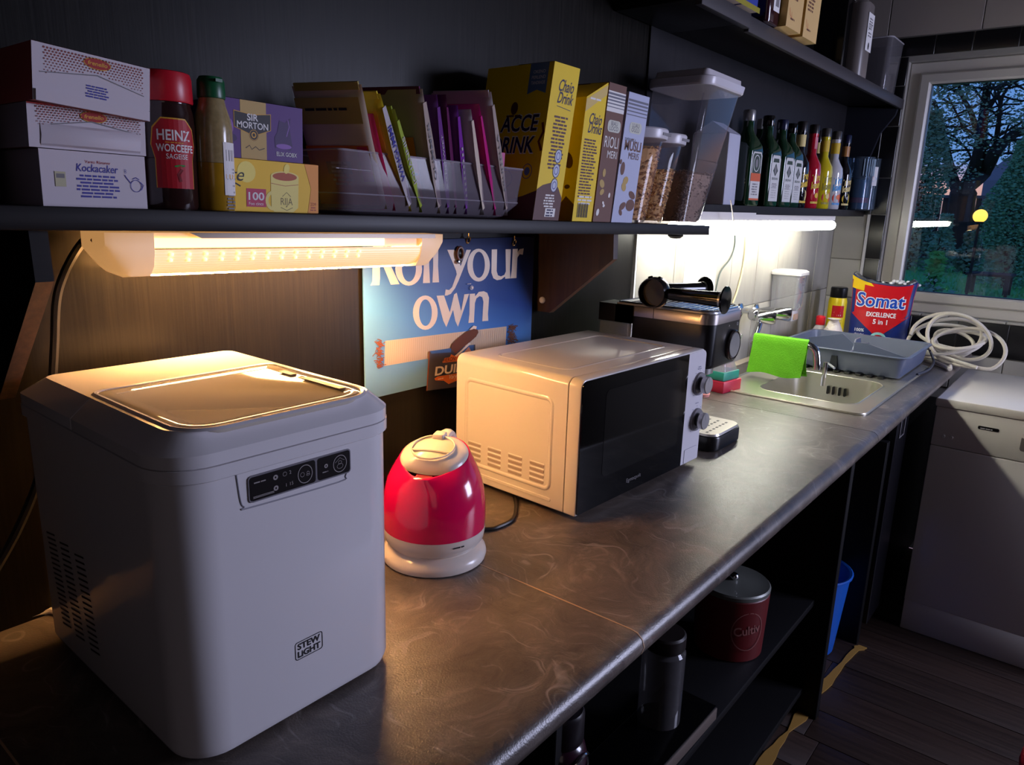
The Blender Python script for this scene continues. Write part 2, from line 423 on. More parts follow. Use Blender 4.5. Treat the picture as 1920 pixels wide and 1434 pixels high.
for a_, c_ in zip(yy, yy[1:]):
    b = B(WTILE); b.box((2.688, c_ + .0015, .1255), (2.744, a_ - .0015, .1335), .0015, n=1); b.build('sill_tile', wf)

struct(tag_ := B(DARKWALL).hard((-2.5, -3.1, -.9), (-2.4, .08, 1.6)).build('wall_back'))
struct(B(DARKWALL).hard((-2.4, -3.1, -.9), (2.86, -3.0, 1.6)).build('wall_right'))
struct(B(DARKWALL).hard((-2.5, -3.1, 1.6), (2.86, .08, 1.68)).build('ceiling'))
fl = holder('floor')
B(P('underlay', (16, 13, 12), .9)).hard((-2.4, -3.0, -.96), (2.7, 0, -.9065)).build('underlay', fl)
WOODS = [grain('dark_floor_wood_%s' % k, c, e, rough=.5, axis=1, scale=70, stretch=.04, bump=.25) for k, c, e in
         (('umber', (40, 28, 23), (58, 41, 33)), ('cocoa', (36, 26, 22), (56, 40, 32)), ('walnut', (45, 31, 26), (64, 45, 36)))]
pm = [B(w).box((.001, .001, -.0065), (.139, .999, 0), .0015, r=.001, n=1).mesh('floor_plank') for w in WOODS]
for i in range(24):
    xx = -.66 + .14 * i; y = -3.0 - rnd.uniform(0, .5)
    while y < -.02:
        a_ = max(y, -3.0); e_ = min(y + .95, -.0)
        if e_ - a_ > .03: piece(rnd.choice(pm), 'plank', fl, (xx, a_, -.9 + rnd.uniform(-.0006, 0)), (1, e_ - a_, 1))
        y += .95

# ------------------------------------------------------------------ window
FRAME = P('white_window_frame', (196, 190, 180), .3)
w1 = holder('window_1')
def rect_frame(b, y0, y1, z0, z1, t, x0, x1, bev=.004):
    oo = [(y0, z0), (y1, z0), (y1, z1), (y0, z1)]; ii = [(y0 - t, z0 + t), (y1 + t, z0 + t), (y1 + t, z1 - t), (y0 - t, z1 - t)]
    R_ = []
    for lp, xx, k in ((oo, x1, 0), (oo, x0 + bev, 0), (oo, x0, bev), (ii, x0, -bev), (ii, x0 + bev, 0), (ii, x1, 0)):
        s = 1
        R_.append([(xx, q[0] + (-k if q[0] == lp[0][0] else k), q[1] + (k if q[1] == lp[0][1] else -k)) for q in lp])
    b.loft(R_ + [R_[0]], (False, False))
b = B(FRAME); rect_frame(b, -.213, -1.80, .134, 1.131, .046, 2.735, 2.80); b.build('frame', w1)
b = B(FRAME); rect_frame(b, -.256, -1.757, .177, 1.088, .042, 2.722, 2.79, .007); b.build('sash', w1)
b = B(BLACK); rect_frame(b, -.2965, -1.7165, .2175, 1.0475, .004, 2.746, 2.772, .001); b.build('gasket', w1)
GLASS = clear('window_glass', (232, 240, 238), haze=0.0, rough=.0, ior=1.5)
b = B(GLASS); b.hard((2.758, -1.7195, .2145), (2.764, -.2935, 1.0505)); b.build('pane', w1)

# ================================================================== the garden at dusk
GZ = -.62
LAWN = P('lawn_grass', (120, 205, 120), .9, var=.3, vs=3)
gr_ = struct(B(P('soil', (60, 54, 46), .9)).hard((2.9, -25, GZ - .3), (70, 30, GZ - .02)).build('ground'))
g = random.Random(3)
b = B(LAWN)
for i in range(9000):
    xx = 6 + 15.5 * g.random() ** .8; y = g.uniform(-3, 6); h = g.uniform(.04, .1); a = g.uniform(0, pi)
    b.add([(xx - .03 * cos(a), y - .03 * sin(a), GZ - .02), (xx + .03 * cos(a), y + .03 * sin(a), GZ - .02), (xx + g.uniform(-.03, .03), y + g.uniform(-.03, .03), GZ + h)], [(0, 1, 2)])
b.hard((5.5, -8, GZ - .03), (21.6, 10, GZ + .012))
b.build('grass', gr_, recalc=False, kind='stuff')

def leaves(b, pts, size, g):
    for p in pts:
        s = size * g.uniform(.6, 1.3); a, e = g.uniform(0, 2 * pi), g.uniform(-1, 1)
        u = V((cos(a), sin(a), 0)); w = V((-sin(a) * sin(e), cos(a) * sin(e), cos(e)))
        p = V(p); b.add([p - u * s, p - w * s * .55, p + u * s, p + w * s * .55], [(0, 1, 2, 3)])
BARK = P('bark', (40, 35, 34), .9, bump=.6, bs=8)
LEAF = P('dark_leaves', (128, 160, 134), .7); LEAF2 = P('bush_leaves', (116, 164, 136), .7); LEAF3 = P('conifer_needles', (112, 168, 132), .8)
TX = 20.0
t = thing('tree', 'big bare-limbed tree with a forked trunk beyond the lawn', 'tree', px((1806, 470), x=TX) * 1.0)
def tp(q, dx=0): p = px(q, x=TX + dx); return V((p.x, p.y, p.z)) - (t.location - V((0, 0, Z0)))
base = px((1806, 470), x=TX); t.location = V((TX, base.y, GZ + Z0))
b = B(BARK)
b.tube(smooth([tp((1806, 500)), tp((1803, 440)), tp((1802, 390)), tp((1808, 355))], 4), [.34] * 4 + [.31] * 4 + [.29] * 4 + [.24], 9); b.build('trunk', t)
limbs = [([(1806, 365), (1822, 330), (1836, 285), (1843, 225), (1852, 150), (1846, 90)], .2), ([(1810, 350), (1845, 322), (1866, 285), (1895, 255), (1930, 240), (1980, 200)], .2),
         ([(1800, 370), (1787, 335), (1776, 290), (1766, 240), (1752, 190)], .15), ([(1838, 270), (1822, 215), (1800, 170), (1790, 110)], .08), ([(1845, 215), (1872, 175), (1895, 140)], .07),
         ([(1776, 290), (1755, 275), (1730, 240), (1712, 180)], .06), ([(1866, 285), (1872, 235), (1880, 180), (1905, 150)], .07), ([(1800, 170), (1772, 165), (1750, 150)], .04)]
ends = []
for pts, r in limbs:
    q = smooth([tp(p, g.uniform(-.6, .6)) for p in pts], 4); N = len(q)
    b = B(BARK); b.tube(q, [r * (1 - .75 * i / (N - 1)) for i in range(N)], 7); b.build('branch', t)
    for p in q[5:]:
        ends.append(p)
b = B(BARK)
for i in range(110):
    p = V(g.choice(ends)); d = V((g.uniform(-.5, .5), g.uniform(-1, 1), g.uniform(-.3, .9))).normalized(); L = g.uniform(.4, 1.0)
    q = [p, p + d * L * .5 + V((0, 0, g.uniform(-.1, .1))), p + d * L]; b.tube(smooth(q, 3), .022, 4); ends.append(q[2])
b.build('twig', t, kind='stuff')
b = B(LEAF); pts = []
for i in range(150):
    c = V(g.choice(ends)) + V((g.gauss(0, .5), g.gauss(0, .35), g.gauss(0, .3)))
    for k in range(40): pts.append(c + V((g.gauss(0, .22), g.gauss(0, .16), g.gauss(0, .13))))
leaves(b, pts, .042, g); b.build('foliage', t, kind='stuff', recalc=False)

def bush(name, label, cat, q0, q1, X, n, size, mat, top=1.0, seed=1, depth=.6):
    """a leafy shrub filling the sight lines between two pixels at distance X, rooted on the ground"""
    g = random.Random(seed); a, c = px(q0, x=X), px(q1, x=X); yc = (a.y + c.y) / 2; w = abs(a.y - c.y) / 2; H = a.z - GZ
    t = thing(name, label, cat, (X, yc, GZ))
    b = B(BARK)
    for k in range(5):
        an = 2 * pi * k / 5; b.tube(smooth([(.03 * cos(an), .03 * sin(an), -.03), (w * .25 * cos(an), w * .25 * sin(an), H * .3), (w * .4 * cos(an), w * .4 * sin(an), H * .62)], 3), [.04, .036, .03, .025, .02, .016, .012], 5)
    b.build('stem', t)
    b = B(mat); pts = []
    for i in range(n):
        z = g.random() ** .8; ww = w * (1 - z * z * top) * (1 + .25 * sin(9 * z + seed)); an = g.uniform(0, 2 * pi); rr = g.random() ** .4
        pts.append((rr * ww * depth * cos(an), rr * ww * sin(an), .05 + z * H * .97))
    leaves(b, pts, size, g); b.build('foliage', t, kind='stuff', recalc=False)
bush('shrub', 'tall dense dark-leaved shrub against the glazing edge beside the tree', 'shrub', (1690, 205), (1768, 430), 17, 8000, .045, LEAF, .5, 2)
bush('conifer', 'dense green conifer filling the garden beside the tree trunk', 'shrub', (1862, 262), (1975, 470), 14, 15000, .030, LEAF3, .55, 3)
bush('shrub', 'low grey-green shrub in the flower bed at the end of the lawn', 'shrub', (1752, 402), (1790, 470), 16, 900, .05, LEAF2, .6, 4)
bush('shrub', 'rounded dark shrub below the tree trunk', 'shrub', (1795, 435), (1850, 480), 17, 900, .06, LEAF, .7, 5)
bush('garden_plant', 'small bright green plant standing on the near lawn', 'plant', (1738, 475), (1768, 540), 9, 320, .05, LAWN, .6, 6)
q = px((1838, 405), x=12.0)  # added globe and post standing in for the amber glow in the pane
t = thing('amber_glow', 'round amber glow in the window, built as an added globe on a post', 'lamp', (12.0, q.y, GZ))
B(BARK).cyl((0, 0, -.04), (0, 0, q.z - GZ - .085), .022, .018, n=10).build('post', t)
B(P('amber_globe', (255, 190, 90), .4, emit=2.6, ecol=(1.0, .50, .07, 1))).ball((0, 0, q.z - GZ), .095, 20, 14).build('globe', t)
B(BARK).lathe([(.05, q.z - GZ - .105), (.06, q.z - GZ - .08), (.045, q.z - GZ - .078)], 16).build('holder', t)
# fence, shed and roof beyond
FW = P('weathered_fence', (64, 56, 54), .9, var=.4, vs=4)
t = thing('garden_fence', 'long weathered plank fence behind the tree', 'fence', (24, 2, GZ))
bd = B(FW).hard((-.012, -.07, -.05), (.012, .07, 1.72)).mesh('fence_board')
for i in range(60): piece(bd, 'board', t, (0, -5 + i * .165, rnd.uniform(-.02, .02)))
b = B(P('fence_rail', (104, 100, 104), .8)); b.hard((-.05, -5.1, 1.66), (-.013, 5.0, 1.74)); b.build('rail', t)
t = thing('garden_shed', 'pale blue garden shed at the edge of the lawn', 'shed', (21, 4.1, GZ))
B(P('shed_paint', (150, 165, 195), .8)).hard((-.8, -.75, -.05), (.8, 1.6, 1.75)).build('wall', t)
B(P('shed_roof', (86, 86, 96), .8)).prism([(-.9, 1.75), (1.75, 1.75), (.42, 2.15)], 0, -.9, .9).build('roof', t)
t = thing('house_roof', 'grey gable of a far house behind the tree', 'house', (38, 3.4, GZ))
B(P('house_wall', (140, 140, 150), .8)).hard((-3, -2.4, -.05), (3, .3, 2.6)).build('wall', t)
B(P('roof_tiles', (150, 152, 166), .8)).prism([(-2.6, 2.6), (.5, 2.6), (-1.0, 4.1)], 0, -3, 3).build('roof', t)
t = thing('garden_bench', 'dark low bench on the lawn under the conifer', 'bench', (12.5, px((1862, 490), x=12.5).y, GZ))
dk = P('dark_bench_wood', (46, 40, 42), .8)
for k in range(4): B(dk).box((-.26 + .14 * k, -.3, .30), (-.14 + .14 * k, .3, .335), .004, n=1).build('slat', t)
for sx_ in (-.2, .2):
    for sy_ in (-.24, .24): B(dk).hard((sx_ - .03, sy_ - .03, -.04), (sx_ + .03, sy_ + .03, .30)).build('leg', t)
t = thing('plant_pot', 'dark terracotta pot with a small shrub on the near lawn', 'plant pot', (8.2, px((1742, 535), x=8.2).y, GZ))
B(P('terracotta', (92, 66, 58), .8)).lathe([(.10, -.02), (.15, .22), (.165, .22), (.165, .26), (.14, .26), (.13, .22), (0, .22)], 20).build('pot', t)
b = B(LEAF); leaves(b, [(g.gauss(0, .08), g.gauss(0, .08), .26 + abs(g.gauss(0, .1))) for k in range(160)], .035, g); b.build('foliage', t, kind='stuff', recalc=False)

# ================================================================== worktops, base units
SLATE = slate()
prof = [(-.5, -.036), (-.598, -.036), (-.606, -.029), (-.609, -.018), (-.606, -.008), (-.598, -.0015), (-.588, 0), (-.5, 0)]
def worktop(name, label, x0, x1):
    t = thing(name, label, 'worktop')
    B(SLATE).prism([(-.002, -.036)] + prof[1:-1] + [(-.002, 0)], 0, x0 + .0008, x1 - .0012).build('board', t); return t
STRIP = P('seam_filler', (190, 160, 130), .5)
def strip(t, x):
    b = B(STRIP); b.prism([(q[0] - .0006, q[1] + .0004) if q[1] > -.03 else q for q in prof[1:]] + [(-.002, .0004), (-.002, -.03), (-.55, -.03)], 0, x - .0012, x + .0010); b.build('joint_strip', t)
wt0 = worktop('worktop', 'worktop board at the very end of the row, before the ice machine', -1.3, -.595)
wt1 = worktop('worktop', 'brown-black worktop board carrying the white ice machine', -.595, 0)
wt2 = worktop('worktop', 'long worktop board carrying the microwave and the espresso machine', 0, 1.19)
strip(wt1, 0); strip(wt0, -.595)
t = thing('worktop', 'worktop board with the inset steel sink, below the window', 'worktop')
b = B(SLATE); b.prism(prof + [(-.5, 0)][:0], 0, 1.1908, 2.688)
b.plate([(1.1908, -.5), (2.688, -.5), (2.688, -.011), (1.1908, -.011)], [(1.39, -.4999), (1.81, -.4999), (1.81, -.18), (1.39, -.18)], -.036, 0); b.build('board', t)
b = B(P('caulk', (196, 180, 150), .5)); b.prism([(-.010, .0005), (-.022, .0005), (-.010, .012)], 0, .98, 2.685); b.build('caulk_bead', t)
struct(B(P('dark_skirting', (18, 17, 18), .7)).hard((-1.3, -.03, -.9), (2.69, -.012, -.80)).build('baseboard_left'))

CARC = P('black_carcass', (9, 8, 10), .55, spec=.25)
t = thing('base_unit', 'open black base unit with one shelf, under the long worktop', 'cabinet', (.62, -.3, -.9))
def cb(name, a, c, m=CARC, bev=.0015):
    o = V((.62, -.3, -.9)); return B(m).box(V(a) - o, V(c) - o, bev, n=1).build(name, t)
cb('side_panel', (-.02, -.52, -.9), (.0, -.035, -.037)); cb('side_panel', (1.245, -.545, -.9), (1.275, -.035, -.037))
cb('back_panel', (0, -.05, -.9), (1.245, -.036, -.037)); cb('shelf', (0.001, -.50, -.545), (1.244, -.052, -.525)); cb('bottom_panel', (0.001, -.5, -.83), (1.244, -.052, -.81))
cb('plinth', (0.001, -.46, -.9), (1.244, -.44, -.831))
t = thing('base_unit', 'black base unit beside the dishwasher with a recessed grip on its door', 'cabinet', (1.9, -.3, -.9))
def cb2(name, a, c, m=CARC):
    o = V((1.9, -.3, -.9)); return B(m).box(V(a) - o, V(c) - o, .002, n=1).build(name, t)
cb2('side_panel', (1.735, -.53, -.9), (1.765, -.035, -.175)); cb2('carcass', (1.766, -.52, -.84), (2.66, -.035, -.2))
d = cb2('door', (1.767, -.545, -.83), (1.93, -.522, -.045), P('black_door', (20, 19, 24), .3))
b = B(GREY); o_ = V((1.9, -.3, -.9)); b.tube([V(p) - o_ for p in ((1.80, -.547, -.11), (1.80, -.547, -.17), (1.86, -.547, -.17), (1.86, -.547, -.11))], .0022, 6); b.build('grip', d)
t = thing('base_unit', 'dark base unit right below the ice machine', 'cabinet', (-.6, -.3, -.9))
for nm, a, c in (('side_panel', (-.66, -.22, 0), (-.64, .265, .863)), ('side_panel', (.54, -.22, 0), (.559, .265, .863)), ('back_panel', (-.639, .25, 0), (.539, .264, .863)), ('shelf', (-.639, -.2, .36), (.539, .249, .38))):
    B(CARC).box(a, c, .0015, n=1).build(nm, t)
b = B(P('yellowed_lino_edge', (150, 112, 44), .8)); pts = []
q = [px(p, z=-.897) for p in ((1420, 1450), (1455, 1400), (1500, 1345), (1528, 1310), (1560, 1268), (1600, 1222), (1618, 1212))]
L = smooth(q, 4); g = random.Random(5); rr = [[], [], [], []]
for i, p in enumerate(L):
    w_ = .010 + .005 * sin(i * .9) + g.uniform(-.004, .004)
    for k, (dy, dz) in enumerate(((-w_, -.003), (w_, -.003), (w_, .0015), (-w_, .0015))): rr[k].append((p.x, p.y + dy, p.z + dz))
b.loft([list(c) for c in zip(*rr)]); o = b.build('flooring_edge'); tag(o, 'torn ochre edge of old flooring along the base units', 'flooring')

# ================================================================== wall shelves
def zs(x): return .5095 - .0165 * x
TILT = math.atan(.0165)
t = thing('wall_shelf', 'long black shelf full of groceries above the worktop', 'shelf', (0, 0, .5095), rot=(0, TILT, 0))
B(SHELFLAM).box((-1.3, -.21, -.0225), (.966, -.0045, 0), .0012, n=1).build('board', t)
EDGE_LIT = grain('bracket_edge_lit', (92, 62, 44), (132, 92, 64), rough=.5, axis=2, scale=120, stretch=.05, bump=.2)  # slanted bracket edges, the strip light's warmth put into the colour
BRK_LIT = grain('bracket_face_lit', (52, 38, 32), (70, 52, 42), rough=.4, axis=2, scale=120, stretch=.05, bump=.1)  # bracket side facing the strip light, its warm light put into the brown
def bracket(x0, x1, zt, zb, zbend, mat, fronts):
    # profile in (y, z); the slanted edge has the lamp's warm light painted on
    p = [(-.0045, zt), (-.195, zt), (-.197, zbend), (-.040, zb), (-.0045, zb)]
    o = V((0, 0, .5095))
    b = B(mat); b.prism([(y, z - .5095) for y, z in p], 0, x0, x1)
    b.mat(EDGE_LIT)
    b.add([(x0, -.1972, zbend - .5095), (x1, -.1972, zbend - .5095), (x1, -.0402, zb - .5102), (x0, -.0402, zb - .5102)], [(0, 1, 2, 3)])
    r = b.build('bracket', t); r.matrix_parent_inverse = Matrix.Rotation(-TILT, 4, 'Y'); return r
bracket(-.507, -.4905, .4945, .300, .446, SHELFLAM, 0)
br = bracket(.545, .562, .4775, .300, .427, BRK_LIT, 0)
b = B(PAPER); b.turned((.5445, -.022, .326 - .5095), (-1, 0, 0), [(.0075, 0), (.0075, .003), (.005, .006), (.0, .0065)], 12); b.build('screw_cap', br)
for x_ in (-.28, .12, .36):
    b = B(CHROME); b.turned((x_, -.12, -.0225), (0, 0, -1), [(.005, 0), (.005, .002), (.003, .003), (0, .0032)], 10); b.build('screw', t)

t = thing('wall_shelf', 'shallow bow-fronted dark shelf holding the liquor bottles', 'shelf', (1.8, 0, .545))
pl = [(-.72, -.0095)]
for i in range(17):
    u = i / 16; pl.append((-.72 + 1.60 * u, -.125 - .055 * sin(pi * min(1, u * 1.02))))
pl.append((.88, -.0095))
B(SHELFLAM).prism(pl, 2, -.024, 0).build('board', t)
t = thing('wall_shelf', 'high dark shelf near the ceiling carrying cartons and a clear tub', 'shelf', (1.5, 0, .985))
B(SHELFLAM).box((-.7, -.205, -.018), (-.435, -.0095, 0), .001, n=1).build('board', t)
B(SHELFLAM).box((-.434, -.205, -.018), (1.185, -.0095, 0), .001, n=1).build('board', t)
FASC = P('dark_grey_fascia', (52, 49, 53), .45)
B(FASC).box((-.7, -.222, -.030), (-.435, -.205, .002), .001, n=1).build('fascia', t)
B(FASC).box((-.434, -.218, -.036), (1.185, -.205, 0), .001, n=1).build('fascia', t)
b = B(P('blue_black_bracket', (27, 29, 40), .5)); b.prism([(-.0095, -.019), (-.203, -.037), (-.198, -.06), (-.150, -.13), (-.10, -.30), (-.0095, -.36)], 0, 1.155, 1.175); b.build('bracket', t)
# ================================================================== strip lights
WARM = (1.0, .49, .16, 1); COOL = (1.0, .985, .86, 1)
def emitter(name, col, s, base=(240, 235, 225)):
    return P(name, base, .35, emit=s, ecol=col)
t = thing('strip_light', 'warm glowing strip light under the grocery shelf', 'lamp', (-.150, -.10, .4445), rot=(0, TILT, 0))
LX = .264
CAPM = P('cream_lamp_plastic', (240, 226, 200), .4, emit=.42, ecol=WARM)
def lampprof(k=1.0):   # (y, z): flat back and top, rounded lower front
    return [(.035 * k, .040), (.035 * k, -.004), (.026 * k, -.010), (.0, -.0125), (-.022 * k, -.010), (-.032 * k, .001), (-.036 * k, .016), (-.037 * k, .028), (-.037 * k, .040)]
for s_ in (-1, 1):
    x0, x1 = sorted((s_ * LX, s_ * (LX - .052))); b = B(CAPM); rings = []
    for u in (0, .12, .28, .5, .75, 1.0):       # outer end rounds off
        xx = s_ * (LX - .030 * u); k = .86 + .14 * u ** .5; dz = .034 * (1 - u) ** 1.6
        rings.append([(xx, y * k, .029 - (.029 - z) * (1 - .80 * (1 - u) ** 1.7) if z < .029 else z) for y, z in lampprof()])
    rings.append([(s_ * (LX - .052), y, z) for y, z in lampprof()])
    b.loft(rings); b.build('end_cap', t)
b = B(P('lamp_housing', (246, 232, 204), .4, emit=.42, ecol=WARM)); b.hard((-LX + .052, -.030, .022), (LX - .052, .033, .040)); b.build('housing', t)
# ribbed diffuser on the front, bright tube face below
b = B(emitter('lamp_diffuser', WARM, 1.0)); pr = []
for i in range(26):
    u = i / 25; a = R(178 + 84 * u); pr.append((.004 + .0385 * cos(a) * (1 + .012 * (i % 2)), .020 + .030 * sin(a) * (1 + .012 * (i % 2))))
b.loft([[(x, y, z) for y, z in pr] for x in (-LX + .052, LX - .052)], (False, False), closed=False); b.build('diffuser', t, recalc=False)
b = B(emitter('lamp_tube', WARM, 160.0)); b.hard((-LX + .053, .003, -.0125), (LX - .053, .028, -.010)); b.build('light_tube', t)
b = B(emitter('lamp_glow_slot', WARM, 3.2)); b.hard((-LX + .053, -.0335, .0235), (LX * .52, -.0305, .034)); b.build('glow_slot', t)
led = emitter('led_dot', WARM, 3.4); lm = B(led).ball((0, 0, 0), (.0022, .0012, .0022), 8, 5).mesh('led')
for i in range(14):
    for z in (.0085, .0155): piece(lm, 'led', t, (-LX + .072 + i * .0215, -.0368 if z > .01 else -.0335, z))
b = B(P('reflector_clip', (120, 108, 96), .35, .8)); b.prism([(-.17, .0405), (.24, .0405), (.24, .034), (-.155, .034)], 1, -.039, -.036); b.build('clip', t)
def lp_(q, y=-.03): p = px(q, y=y); return V((p.x + .150, p.y + .10, p.z - .4445 + .0165 * (p.x + .150)))
b = B(RUBBER); b.tube(smooth([V((-LX + .004, .0, .030)), lp_((158, 452)), lp_((138, 478)), lp_((118, 520)), lp_((107, 565)), lp_((105, 640)), lp_((103, 700)), lp_((98, 800), -.04), lp_((78, 900), -.03), lp_((45, 985)), lp_((5, 1060)), lp_((-40, 1130))], 6), .0052, 8); b.build('cord', t)

t = thing('strip_light', 'cool white strip light over the sink, under the bottle shelf', 'lamp', (1.55, -.143, .487))
cx0, cx1 = -.66, .640
b = B(WHITE); b.hard((cx0 + .02, -.014, .018), (cx1 - .02, .014, .039)); b.build('housing', t)
b = B(emitter('cool_tube', COOL, 50)); r_ = .0165
b.turned((cx0, 0, 0), (1, 0, 0), [(.006, 0), (.012, .004), (r_, .014), (r_, .03), (r_, cx1 - cx0 - .03), (r_, cx1 - cx0 - .012), (.011, cx1 - cx0 - .003), (.004, cx1 - cx0)], 14); b.build('light_tube', t)
b = B(P('lamp_socket', (58, 52, 50), .5)); b.turned((cx0 + .02, -.005, -.014), (0, 0, -1), [(.016, 0), (.02, .006), (.012, .012), (.001, .013)], 14); b.build('pull_switch', t)

# ================================================================== sign behind the microwave
t = thing('wall_sign', 'blue metal sign reading Roll your own, hung behind the microwave', 'sign', (.283, -.0095, .326))
sw0, sw1, sz0, sz1 = .0465, .521, .1885, .464
pm_ = P('sign_print', (96, 150, 205), .42, spec=.3)
tt = pm_.node_tree; co = tt.nodes.new('ShaderNodeTexCoord'); mp = tt.nodes.new('ShaderNodeVectorMath'); mp.operation = 'DOT_PRODUCT'; mp.inputs[1].default_value = (-.9, 0, -3.3)
tt.links.new(co.outputs['Object'], mp.inputs[0]); rp = tt.nodes.new('ShaderNodeValToRGB'); mr = tt.nodes.new('ShaderNodeMapRange')
mr.inputs['From Min'].default_value = -.55; mr.inputs['From Max'].default_value = .55; tt.links.new(mp.outputs['Value'], mr.inputs['Value']); tt.links.new(mr.outputs[0], rp.inputs[0])
e = rp.color_ramp.elements; e[0].color = lin((22, 34, 74)); e[1].color = lin((128, 188, 240)); k_ = e.new(.36); k_.color = lin((40, 76, 146)); k_ = e.new(.62); k_.color = lin((84, 142, 212))
tt.links.new(rp.outputs[0], tt.nodes['Principled BSDF'].inputs['Base Color'])
b = B(pm_); b.box((sw0 - .283, -.002, sz0 - .326), (sw1 - .283, .0015, sz1 - .326), .0005, r=.003); b.build('panel', t)
SF = flat((0, -.002, 0), (1, 0, 0), (0, 0, 1))
def sq(zx, zy):            # a point of the printed artwork
    p = px((660 + zx / 4.344, 430 + zy / 4.344), y=-.0115); return (p.x - .283, p.z - .326)
def ov(cx, cy, rx, ry, n=28): return [sq(cx + rx * cos(2 * pi * i / n), cy - ry * sin(2 * pi * i / n)) for i in range(n)]
def pg(*q): return [sq(*p) for p in q]
CREAM = P('cream_sign_letter', (244, 224, 200), .4)
p = Print(SF)
p.poly(pg((172, 120), (226, 120), (226, 400), (222, 452), (150, 456), (165, 425)), CREAM)
p.poly(ov(262, 200, 82, 84), CREAM, ov(258, 200, 40, 52))
p.poly(pg((238, 262), (300, 262), (386, 446), (316, 450)), CREAM)
p.poly(ov(461, 322, 109, 136), CREAM, ov(463, 318, 57, 108))
p.poly(pg((583, 70), (630, 68), (628, 300), (634, 436), (577, 438), (584, 300)), CREAM)
p.poly(pg((658, 66), (703, 64), (700, 300), (708, 431), (654, 433), (660, 300)), CREAM)
p.poly(pg((775, 166), (838, 166), (884, 300), (932, 166), (968, 166), (866, 420), (838, 480), (805, 524), (775, 538), (754, 540), (762, 489), (790, 494), (814, 470), (852, 365), (846, 335)), CREAM)
p.poly(ov(1030, 291, 92, 134), CREAM, ov(1032, 288, 49, 106))
p.poly(pg((1137, 164), (1181, 162), (1177, 340), (1188, 374), (1212, 383), (1240, 370), (1252, 342), (1250, 162), (1293, 161), (1285, 330), (1288, 399), (1247, 402), (1245, 384), (1214, 408), (1180, 414), (1150, 398), (1134, 352)), CREAM)
p.poly(pg((1308, 160), (1350, 158), (1347, 185), (1364, 162), (1398, 154), (1390, 206), (1364, 202), (1346, 230), (1338, 396), (1290, 399), (1300, 330)), CREAM)
p.poly(ov(596, 678, 101, 140), CREAM, ov(597, 678, 52, 108))
p.poly(pg((688, 540), (748, 537), (795, 676), (830, 530), (852, 515), (888, 668), (913, 529), (953, 524), (862, 793), (840, 745), (822, 655), (767, 796), (742, 745)), CREAM)
p.poly(pg((957, 525), (1001, 522), (1002, 545), (1032, 509), (1072, 503), (1101, 517), (1115, 556), (1106, 690), (1109, 744), (1060, 748), (1069, 590), (1060, 552), (1038, 543), (1012, 562), (1000, 600), (992, 758), (947, 762), (955, 690)), CREAM)
p.build('lettering', t)
p = Print(SF); PAP = P('rolling_paper', (226, 200, 168), .6); PAPL = P('paper_rib', (206, 178, 144), .6); TOB = P('tobacco', (150, 78, 42), .8); TOB2 = P('dark_tobacco', (104, 56, 34), .8)
p.poly(pg((270, 908), (1258, 790), (1250, 945), (262, 1113)), PAP)
for i in range(58):
    u = (i + .5) / 58; x_ = 270 + 988 * u; p.line(pg((x_, 908 - 118 * u + 6), (x_ - 8, 1113 - 168 * u - 6)), .0009, PAPL)
g = random.Random(2)
for cx_, cy_, m_ in ((236, 1012, TOB), (1283, 858, TOB2)):
    for i in range(60):
        x_, y_ = cx_ + g.gauss(0, 14), cy_ + g.uniform(-110, 110) * (1 if cx_ < 500 else .7); dx = g.uniform(15, 45) * (-1 if cx_ < 500 else 1)
        p.line(pg((x_, y_), (x_ + dx * .5, y_ + g.uniform(-12, 12)), (x_ + dx, y_ + g.uniform(-28, 28))), .0015, m_)
p.poly(pg((1010, 790), (985, 782), (948, 815), (1000, 820)), CREAM)
FOIL = P('pouch_print', (62, 58, 66), .35); FOILB = P('pouch_blue_print', (52, 92, 150), .4)
p.poly(pg((628, 990), (996, 936), (998, 1262), (604, 1312)), FOIL); p.poly(pg((628, 990), (800, 966), (800, 1000), (640, 1010)), FOILB)
p.poly(pg((618, 992), (628, 990), (606, 1312), (598, 1313)), TOB)
p.poly(pg((905, 952), (985, 938), (984, 985), (930, 1010), (880, 1018)), FOILB); p.poly(pg((905, 1000), (945, 955), (968, 1000)), P('salmon_print', (206, 140, 110), .5))
ORN = P('flame_print', (226, 116, 40), .5); p.poly(pg((728, 1080), (750, 1045), (790, 1038), (800, 1015), (830, 1030), (870, 1020), (872, 1070), (735, 1085)), ORN)
p.poly(pg((664, 1212), (690, 1196), (860, 1168), (860, 1225), (780, 1258), (740, 1230), (672, 1228)), ORN)
c_ = [sq(x_, y_) for x_, y_ in ((800, 965), (806, 935), (850, 890), (930, 830), (985, 808), (1016, 815), (1022, 838), (1005, 870), (950, 920), (880, 970), (835, 1010))]
p.poly(c_, TOB2); p.poly(pg((828, 1030), (880, 985), (946, 920), (960, 930), (900, 985), (845, 1036)), CREAM)
p.build('printed_picture', t)
p = Print(SF, .0034); ra = atan2(sq(850, 1150)[1] - sq(670, 1180)[1], sq(850, 1150)[0] - sq(670, 1180)[0])
o_ = sq(664, 1188); p.text('DUIM', o_[0], o_[1], .0165, CREAM, 'l', .03, .12, rot=ra, w=.085)
o_ = sq(735, 1078); p.text('HERON', o_[0], o_[1], .0075, TOB2, 'l', .01, rot=ra, w=.033); o_ = sq(775, 1218); p.text('Vary', o_[0], o_[1], .0085, CREAM, 'l', .0, .3, rot=ra)
o_ = sq(690, 1222); p.words(o_[0], o_[1], .02, 1, .003, CREAM, 'l'); o_ = sq(930, 446); p.words(o_[0], o_[1], .014, 1, .002, CREAM, 'l')
o_ = sq(966, 474); p.ring(o_[0], o_[1], .005, .004, .001, CREAM); p.ell(o_[0] + .001, o_[1], .0025, .002, CREAM); p.build('lettering', t)
